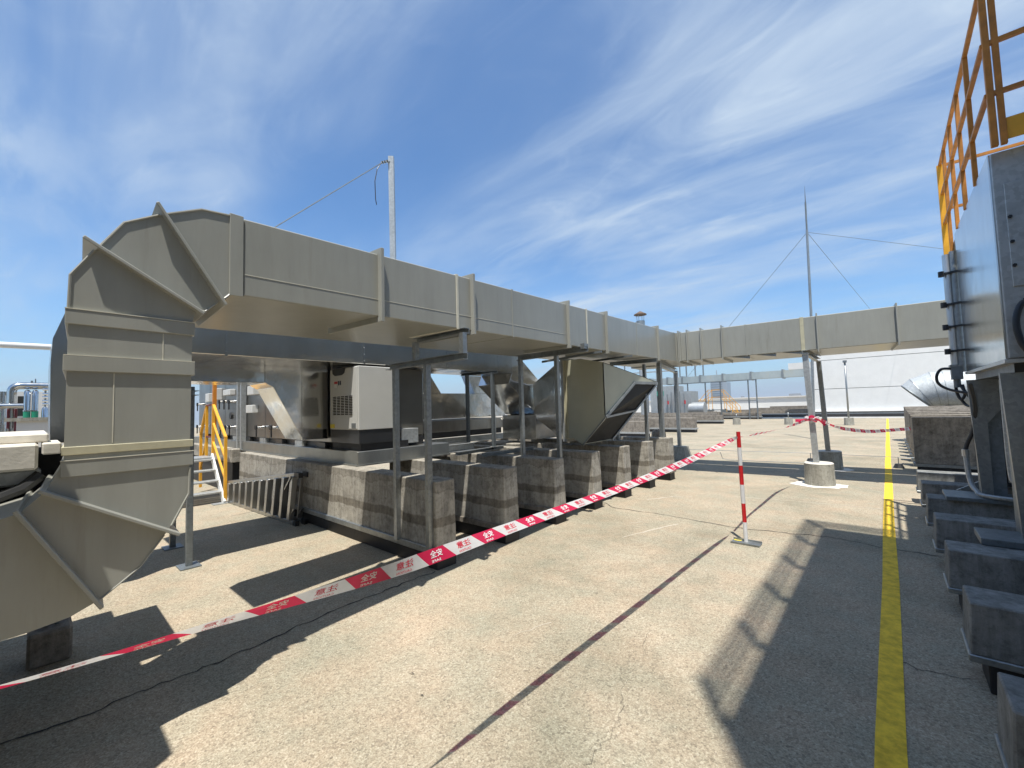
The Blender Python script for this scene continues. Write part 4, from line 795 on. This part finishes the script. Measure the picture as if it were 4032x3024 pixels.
solo('cable_gland', MB().tube([(.82, 4.56, 2.19), (.76, 4.51, 2.185)], [.045, .03], 10), 'black_rubber', 'black cable gland on the cabinet front at the right edge', 'fitting')
# railing on top
rl = thing('yellow_railing', 'orange yellow steel railing on the roof of the raised cabinet', 'railing', (.65, 5.9, 3.3)); PZ = 3.30
def post(x, y, z0, z1, w=.05): part('post', MB().bar((x, y, z0), (x, y, z1), w, w), 'rail_yellow', rl, bevel=.003)
post(.668, 4.43, 3.28, 4.42, .036); post(.712, 4.43, 3.28, 4.42, .032)
for y in (5.15, 5.75, 6.35, 6.95, 7.42): post(.655, y, 3.28 if y < 6.7 else 3.05, 4.40, .032)
for dz in (1.10, .73, .36): part('rail', MB().bar((.655, 4.43, PZ + dz), (.655, 7.42, PZ + dz), .03, .03), 'rail_yellow', rl, bevel=.003)
for dz in (1.10, .73, .36): part('rail', MB().bar((.67, 4.43, PZ + dz), (2.6, 4.43, PZ + dz), .03, .03), 'rail_yellow', rl)
for dz in (1.10, .55): part('rail', MB().bar((.655, 7.42, PZ + dz), (2.6, 7.42, PZ + dz), .03, .03), 'rail_yellow', rl)
part('toe_board', B(.70, 2.6, 4.425, 4.435, 3.31, 3.46), 'yellow_paint', rl)
part('deck_plate', B(.67, 2.6, 6.62, 7.45, 3.25, 3.29), 'galvanised', rl); part('ladder_post', MB().bar((.655, 7.40, 2.95), (.655, 7.40, 4.40), .06, .05), 'yellow_paint', rl)
# tall machine just outside the picture whose shade covers the lower right
tw = thing('machine_tower', 'tall grey machine tower with a railed top beyond the right edge', 'tower', (2.0, 2.0, 0))
part('shell', MB().prism([(.92, 3.85, .5), (.92, -.25, .5), (2.8, -3.3, .5), (3.4, -3.3, .5), (3.4, 3.85, .5)], (0, 0, 8.75)), 'galvanised', tw)
for (x, y) in ((1.0, -.1), (1.0, 3.6), (3.2, -3.1), (3.2, 3.6)): part('leg', B(x - .06, x + .06, y - .06, y + .06, 0, .5), 'galvanised', tw)
for (x, y) in [(.92, -.25 + i * .82) for i in range(6)] + [(1.45, -1.1), (2.0, -2.0), (2.5, -2.8)]: part('rail_post', MB().bar((x, y, 9.25), (x, y, 10.35), .045, .045), 'rail_yellow', tw)
for dz in (1.1, .88, .66, .44, .22): part('rail', MB().bar((.92, -.25, 9.25 + dz), (2.8, -3.3, 9.25 + dz), .03, .03).bar((.92, -.25, 9.25 + dz), (.92, 3.85, 9.25 + dz), .021, .03).bar((.92, 3.85, 9.25 + dz), (3.3, 3.85, 9.25 + dz), .03, .03), 'rail_yellow', tw)

# ------------------------------------------------------------------ far roof: walls, ducts, steps, blocks
wb = thing('white_building', 'white panelled plant building with thin horizontal joints at the right', 'building', (5, 47, 0))
for (z0, z1) in ((.45, 2.33), (2.37, 4.74), (4.78, 5.6)): part('wall_panel', B(-4.65, 30, 44, 52, z0, z1), 'white_paint', wb)
part('joint_backing', B(-4.60, 30, 44.05, 51.9, .3, 5.55), 'wall_joint', wb); part('base_skirt', B(-4.7, 30, 43.8, 52, 0, .45), 'wall_joint', wb); part('base_cap', B(-4.72, 30, 43.7, 44, .45, .52), 'white_paint', wb)
part('canopy', B(-6.4, -4.66, 44.2, 46.5, 4.2, 4.75), 'off_white', wb)
kb = thing('kerb_gutter', 'black gutter kerb with a pale edge along the white building', 'kerb', (-3, 42, 0)); part('gutter', B(-9, 20, 41.6, 42.5, 0, .32), 'black_membrane', kb); part('edge', B(-9, 20, 41.5, 41.6, 0, .10), 'white_paint', kb); part('cap', B(-9, 20, 42.3, 42.6, .32, .38), 'galvanised', kb)
pw = thing('parapet_wall', 'long low white parapet wall at the far roof edge', 'wall', (-25, 56, 0)); part('wall', B(-72, -4, 56, 56.4, 0, 1.85), 'white_paint', pw); part('coping', B(-72, -4, 55.85, 56.5, 1.85, 1.97), 'off_white', pw)
# stacked old kerb beams in front of the parapet
k = 0
fb = [(-10.5, -7.5, 22.6, 22.95, .75, 'long weathered concrete beam with grey flashing, behind the far post'), (-13.5, -8.45, 18.9, 19.25, .74, 'weathered concrete beam on the left, seen between the steel posts'),
      (-15.5, -8.75, 32.0, 32.4, .60, 'dark skirted concrete beam in the middle distance'), (-20, -8.0, 40.3, 40.7, .55, 'farthest dark skirted concrete beam below the yellow stairs')]
for x0, x1, y0, y1, z1, lab in fb:
    b = thing('kerb_beam', lab, 'beam', ((x0 + x1) / 2, y0, 0), 'weathered beams on the far roof')
    part('body', B(x0, x1, y0, y1, .22, z1), 'old_concrete', b, bevel=.01); part('flashing', B(x0 - .02, x1 + .05, y0 - .06, y1 + .03, .15, .23), 'galvanised_pale', b); part('base_pad', B(x0, x1, y0, y1, 0, .15), 'black_membrane', b)
for i in range(6):
    y = 24.5 + i * 2.6; x1 = (-.338 if i < 3 else -.285) * y
    b = thing('kerb_beam', ['first', 'second', 'third', 'fourth', 'fifth', 'sixth'][i] + ' low weathered beam behind the long flashed one', 'beam', (x1 - 4, y, 0), 'weathered beams on the far roof')
    part('body', B(x1 - 8, x1, y, y + .35, .2, .72 + .02 * (i % 3)), 'old_concrete', b); part('flashing', B(x1 - 8, x1 + .04, y - .05, y, .14, .21), 'galvanised', b); part('base_pad', B(x1 - 8, x1, y, y + .35, 0, .14), 'black_membrane', b)
for i in range(4):
    y = 46 + i * 1.6; b = thing('kerb_beam', ['front', 'second row', 'third row', 'rear'][i] + ' grey beam stacked before the white parapet', 'beam', (-8, y, 0), 'weathered beams before the parapet'); x0 = -14 + 1.6 * i
    part('body', B(x0, -5.2, y, y + .6, .0, .55 + .12 * i), 'old_concrete', b)
# old galvanised duct on posts
od = thing('old_duct', 'weathered galvanised duct on thin steel frames on the far roof', 'duct', (-10, 40, 0))
xd = [-22, -19.5, -17.3, -15.6, -14.2, -12.6, -10.7, -8.5, -6.2, -4.36]
for a, b in zip(xd, xd[1:]):
    part('duct_section', B(a + .02, b - .02, 40, 40.8, 3.36, 3.93), 'old_duct', od)
for x in xd[1:-1]: part('flange', B(x - .06, x + .06, 39.92, 40.88, 3.28, 4.01), 'galvanised', od)
for x in (-20.2, -17.6, -14.9, -13.75, -12.2, -10.95, -8.75, -8.15): part('post', B(x - .045, x + .045, 40.0, 40.09, 0, 3.36), 'galvanised_dark' if x != -11.0 else 'galvanised', od)
part('rail', MB().bar((-15.5, 40.0, 3.31), (-8.1, 40.0, 3.31), .07, .07).bar((-15.5, 39.95, 1.55), (-8.1, 39.95, 1.57), .05, .05), 'galvanised_dark', od)
for x in (-14.5, -13.9, -13.1, -12.4): part('upper_post', B(x - .05, x + .05, 40.3, 40.4, 3.9, 6.0), 'galvanised', od)
fs = thing('far_crossover_stairs', 'yellow railed crossover stairs on the far roof in front of the parapet', 'stairs', (-11.5, 44, 0)); S4 = 44 / 40.
def q4(x, z): return (x * S4, 44, 1.55 + (z - 1.55) * S4)
part('platform', B(-12.9, -11.9, 43.4, 44.6, .72, .80), 'galvanised_dark', fs)
for y in (43.4, 44.6): part('stringer', MB().bar((-14.3, y, .0), (-12.9, y, .78), .08, .22).bar((-11.9, y, .78), (-10.6, y, .0), .08, .22), 'galvanised_dark', fs)
for i in range(4): part('tread', B(-10.8 - i * .28, -10.5 - i * .28, 43.4, 44.6, .12 + i * .17, .16 + i * .17), 'galvanised', fs)
for y in (43.4, 44.6):
    for dz in (1.95, 1.25): part('handrail', MB().bar((-14.4, y, dz - 1.0 + .1), (-13.0, y, dz + .75), .04, .04).bar((-13.0, y, dz + .75), (-11.9, y, dz + .75), .04, .04).bar((-11.9, y, dz + .75), (-10.5, y, dz - .95), .04, .04), 'yellow_paint', fs)
    for x, z0, z1 in ((-14.4, 0, 1.1), (-13.7, .4, 1.9), (-13.0, .8, 2.7), (-11.9, .8, 2.7), (-11.4, .4, 2.1), (-10.9, .2, 1.5), (-10.5, 0, 1.0)): part('post', B(x - .022, x + .022, y - .022, y + .022, z0, z1), 'yellow_paint', fs)
# plant cluster at far left-centre
pl = thing('plant_skid', 'pale grey plant cabinets with pipes and a small green sign on the far roof', 'machine', (-17, 36, 0))
part('cabinet', B(-15.6, -13.4, 36, 38, .3, 3.0), 'galvanised_pale', pl); part('cabinet', B(-13.3, -12.2, 36.2, 38, .3, 2.5), 'galvanised_pale', pl)
for i in range(5): part('riser_pipe', MB().tube([(-14.0 + i * .35, 35.7, .3), (-14.0 + i * .35, 35.7, 2.3 + .2 * (i % 2))], .05, 8), 'galvanised', pl)
part('tank', MB().tube([(-12.4, 36.5, 1.0), (-11.2, 36.5, 1.0)], .55, 16), 'galvanised_pale', pl, smooth=True)
part('sign', B(-15.0, -14.4, 35.95, 35.99, 2.2, 2.6), 'sign_green', pl); part('dark_base', B(-22, -12, 36.5, 38, .0, .5), 'dark_inside', pl)
for i in range(6): part('frame_post', B(-21 + i * 1.5, -20.92 + i * 1.5, 36, 36.1, 0, 5.4), 'galvanised', pl)
part('frame_beam', MB().bar((-21, 36, 5.4), (-12, 36, 5.2), .15, .18).bar((-21, 36, 4.4), (-13.4, 36, 4.3), .1, .1).bar((-21, 36, 3.3), (-15, 36, 3.3), .1, .3), 'galvanised_pale', pl)
for i in range(4): part('red_valve', MB().tube([(-14.6 + i * .7, 35.6, 1.45), (-14.6 + i * .7, 35.6, 1.75)], .06, 6), 'stripe_red', pl)
# vent poles with concrete feet
for i, (x, y, h, lab) in enumerate(((-1.72, 31, 3.6, 'tall thin grey vent pipe on a concrete foot before the white building'), (-4.7, 31.3, .75, 'short post in a round concrete foot, middle of the far deck'), (-7.58, 31, .7, 'short post in a small concrete foot, left on the far deck'))):
    v = thing('vent_post', lab, 'post', (x, y, 0)); part('foot', MB().tube([(x, y, 0), (x, y, .42)], [.24, .22], 14), 'foot_concrete', v, smooth=True); part('pipe', MB().tube([(x, y, .4), (x, y, h)], .045 if i == 0 else .03, 8), 'galvanised', v, smooth=True)
    if i == 0: part('cap', B(x - .09, x + .09, y - .09, y + .09, h, h + .12), 'galvanised_dark', v)
# lightning conductor wire
lw = thing('conductor_wire', 'thin lightning conductor wire on low black stands across the far deck', 'wire', (-1.5, 12.7, 0)); WP = [(-9, 12.2, .24), (-4.3, 12.35, .225), (-1.5, 12.72, .215), (.1, 12.5, .23), (1.0, 12.6, .23)]
part('wire', MB().tube(WP, .006, 6), 'galvanised_dark', lw)
for x, y, z in WP[1:4]: part('stand', MB().tube([(x, y, .06), (x, y, z)], .008, 6), 'galvanised_dark', lw); part('stand_foot', MB().tube([(x, y, 0), (x, y, .09)], [.10, .06], 10), 'black_rubber', lw)
part('bent_rod', MB().tube([(-3.4, 12.1, .22), (-3.35, 12.1, .05), (-3.2, 12.1, .02), (-1.5, 12.3, .02)], .007, 6), 'galvanised_dark', lw)
# round galvanised elbow outlet
ge = thing('round_outlet', 'large round galvanised pipe with a slanted mouth beyond the tall slabs', 'pipe', (.9, 20, 0))
rr = .59
def ringpts(top, bot, n=24):
    c = (Vector(top) + Vector(bot)) / 2; v = (Vector(top) - Vector(bot)) / 2
    return [(c.x + v.x * math.sin(2 * math.pi * i / n), 20 + math.cos(2 * math.pi * i / n) * rr, c.y + v.y * math.sin(2 * math.pi * i / n)) for i in range(n)]
RG = [((.385, 1.917), (1.10, 1.155)), ((.60, 2.13), (1.15, 1.16)), ((1.09, 2.34), (1.32, 1.155)), ((1.40, 2.345), (1.48, 1.155)), ((3.4, 2.345), (3.4, 1.155))]
for a_, b_ in zip(RG, RG[1:]):
    a, b = ringpts(*a_), ringpts(*b_); part('pipe_segment', MB().add(a + b, [(i, (i + 1) % 24, 24 + (i + 1) % 24, 24 + i) for i in range(24)]), 'pipe_galv', ge, smooth=True)
for a_ in RG[1:4]: q = ringpts(*a_); part('seam', MB().tube([q[i % 24] for i in range(25)], .008, 5), 'galvanised', ge)
a = ringpts(*RG[0]); part('mouth_rim', MB().tube([a[i % 24] for i in range(25)], .02, 6), 'galvanised_dark', ge); part('inside', MB().add(ringpts((.62, 2.0), (1.14, 1.2)), [tuple(range(24))]), 'dark_inside', ge)
part('saddle', B(1.4, 1.6, 19.7, 20.3, 0, 1.20), 'galvanised', ge); part('saddle', B(2.6, 2.8, 19.7, 20.3, 0, 1.20), 'galvanised', ge)
# skyline
tg = 'distant skyline blocks'
tb = thing('office_tower', 'distant blue grey office tower behind the far duct', 'building', (-168, 600, -22)); part('shaft', B(-176, -162, 600, 620, -22, 28), 'far_tower', tb); part('side_wing', B(-162, -156, 602, 618, -22, 27), 'far_tower_pale', tb); part('mast', B(-170, -169, 606, 607, 28, 44), 'far_tower_pale', tb)
for i in range(12): part('window_band', B(-176.2, -161.8, 599.8, 600, -8 + i * 3, -6.8 + i * 3), 'far_tower_pale', tb)
sk = [('first', 'far_city'), ('second', 'far_tower_pale'), ('third', 'far_city'), ('fourth', 'far_tower_pale'), ('fifth', 'far_city'), ('sixth', 'far_city'), ('seventh', 'far_tower_pale'), ('eighth', 'far_city'), ('ninth', 'far_tower_pale'), ('tenth', 'far_city')]
for i, (w_, mt_) in enumerate(sk):
    x = -150 + i * 10.5 + random.uniform(-2, 2); y = 640 + 30 * (i % 3); w = random.uniform(5, 12); h = random.uniform(1.0, 6.5)
    m = B(x, x + w, y, y + 12, -22, h)
    if i % 3 == 0: m.box(x + w * .2, x + w * .6, y + 1, y + 10, h, h + random.uniform(1, 3))
    solo('city_building', m, mt_, w_ + ' hazy low building from the left on the distant skyline right of the office tower', 'building', tg, loc=(x, y, -22))
solo('tree_belt', MB().box(-900, 400, 560, 575, -22, .3), 'far_tree', 'dim belt of distant trees on the skyline', 'trees')['kind'] = 'stuff'
pinkb = thing('pink_roof_block', 'low distant block with a pinkish stepped roof right of the office tower', 'building', (-60, 560, -22)); part('base', B(-100, -62, 540, 556, -22, 4.2), 'far_tower_pale', pinkb); part('roof_house', B(-80, -70, 545, 552, 4.2, 8), 'far_city', pinkb)

# ------------------------------------------------------------------ haze
hz = bpy.data.materials.new('haze_air'); hz.use_nodes = True; ht = hz.node_tree; ht.nodes.clear(); ho = N(ht, 'ShaderNodeOutputMaterial'); hv = N(ht, 'ShaderNodeVolumePrincipled')
hv.inputs['Color'].default_value = (.80, .88, .97, 1); hv.inputs['Density'].default_value = 0.0006; hv.inputs['Anisotropy'].default_value = 0.2; ht.links.new(hv.outputs[0], ho.inputs['Volume']); MAT['haze_air'] = hz
USE_HAZE = True
if USE_HAZE:
    o = mesh_obj('haze', B(-4100, 4100, -4100, 4100, -23, 46), 'haze_air'); o['kind'] = 'stuff'
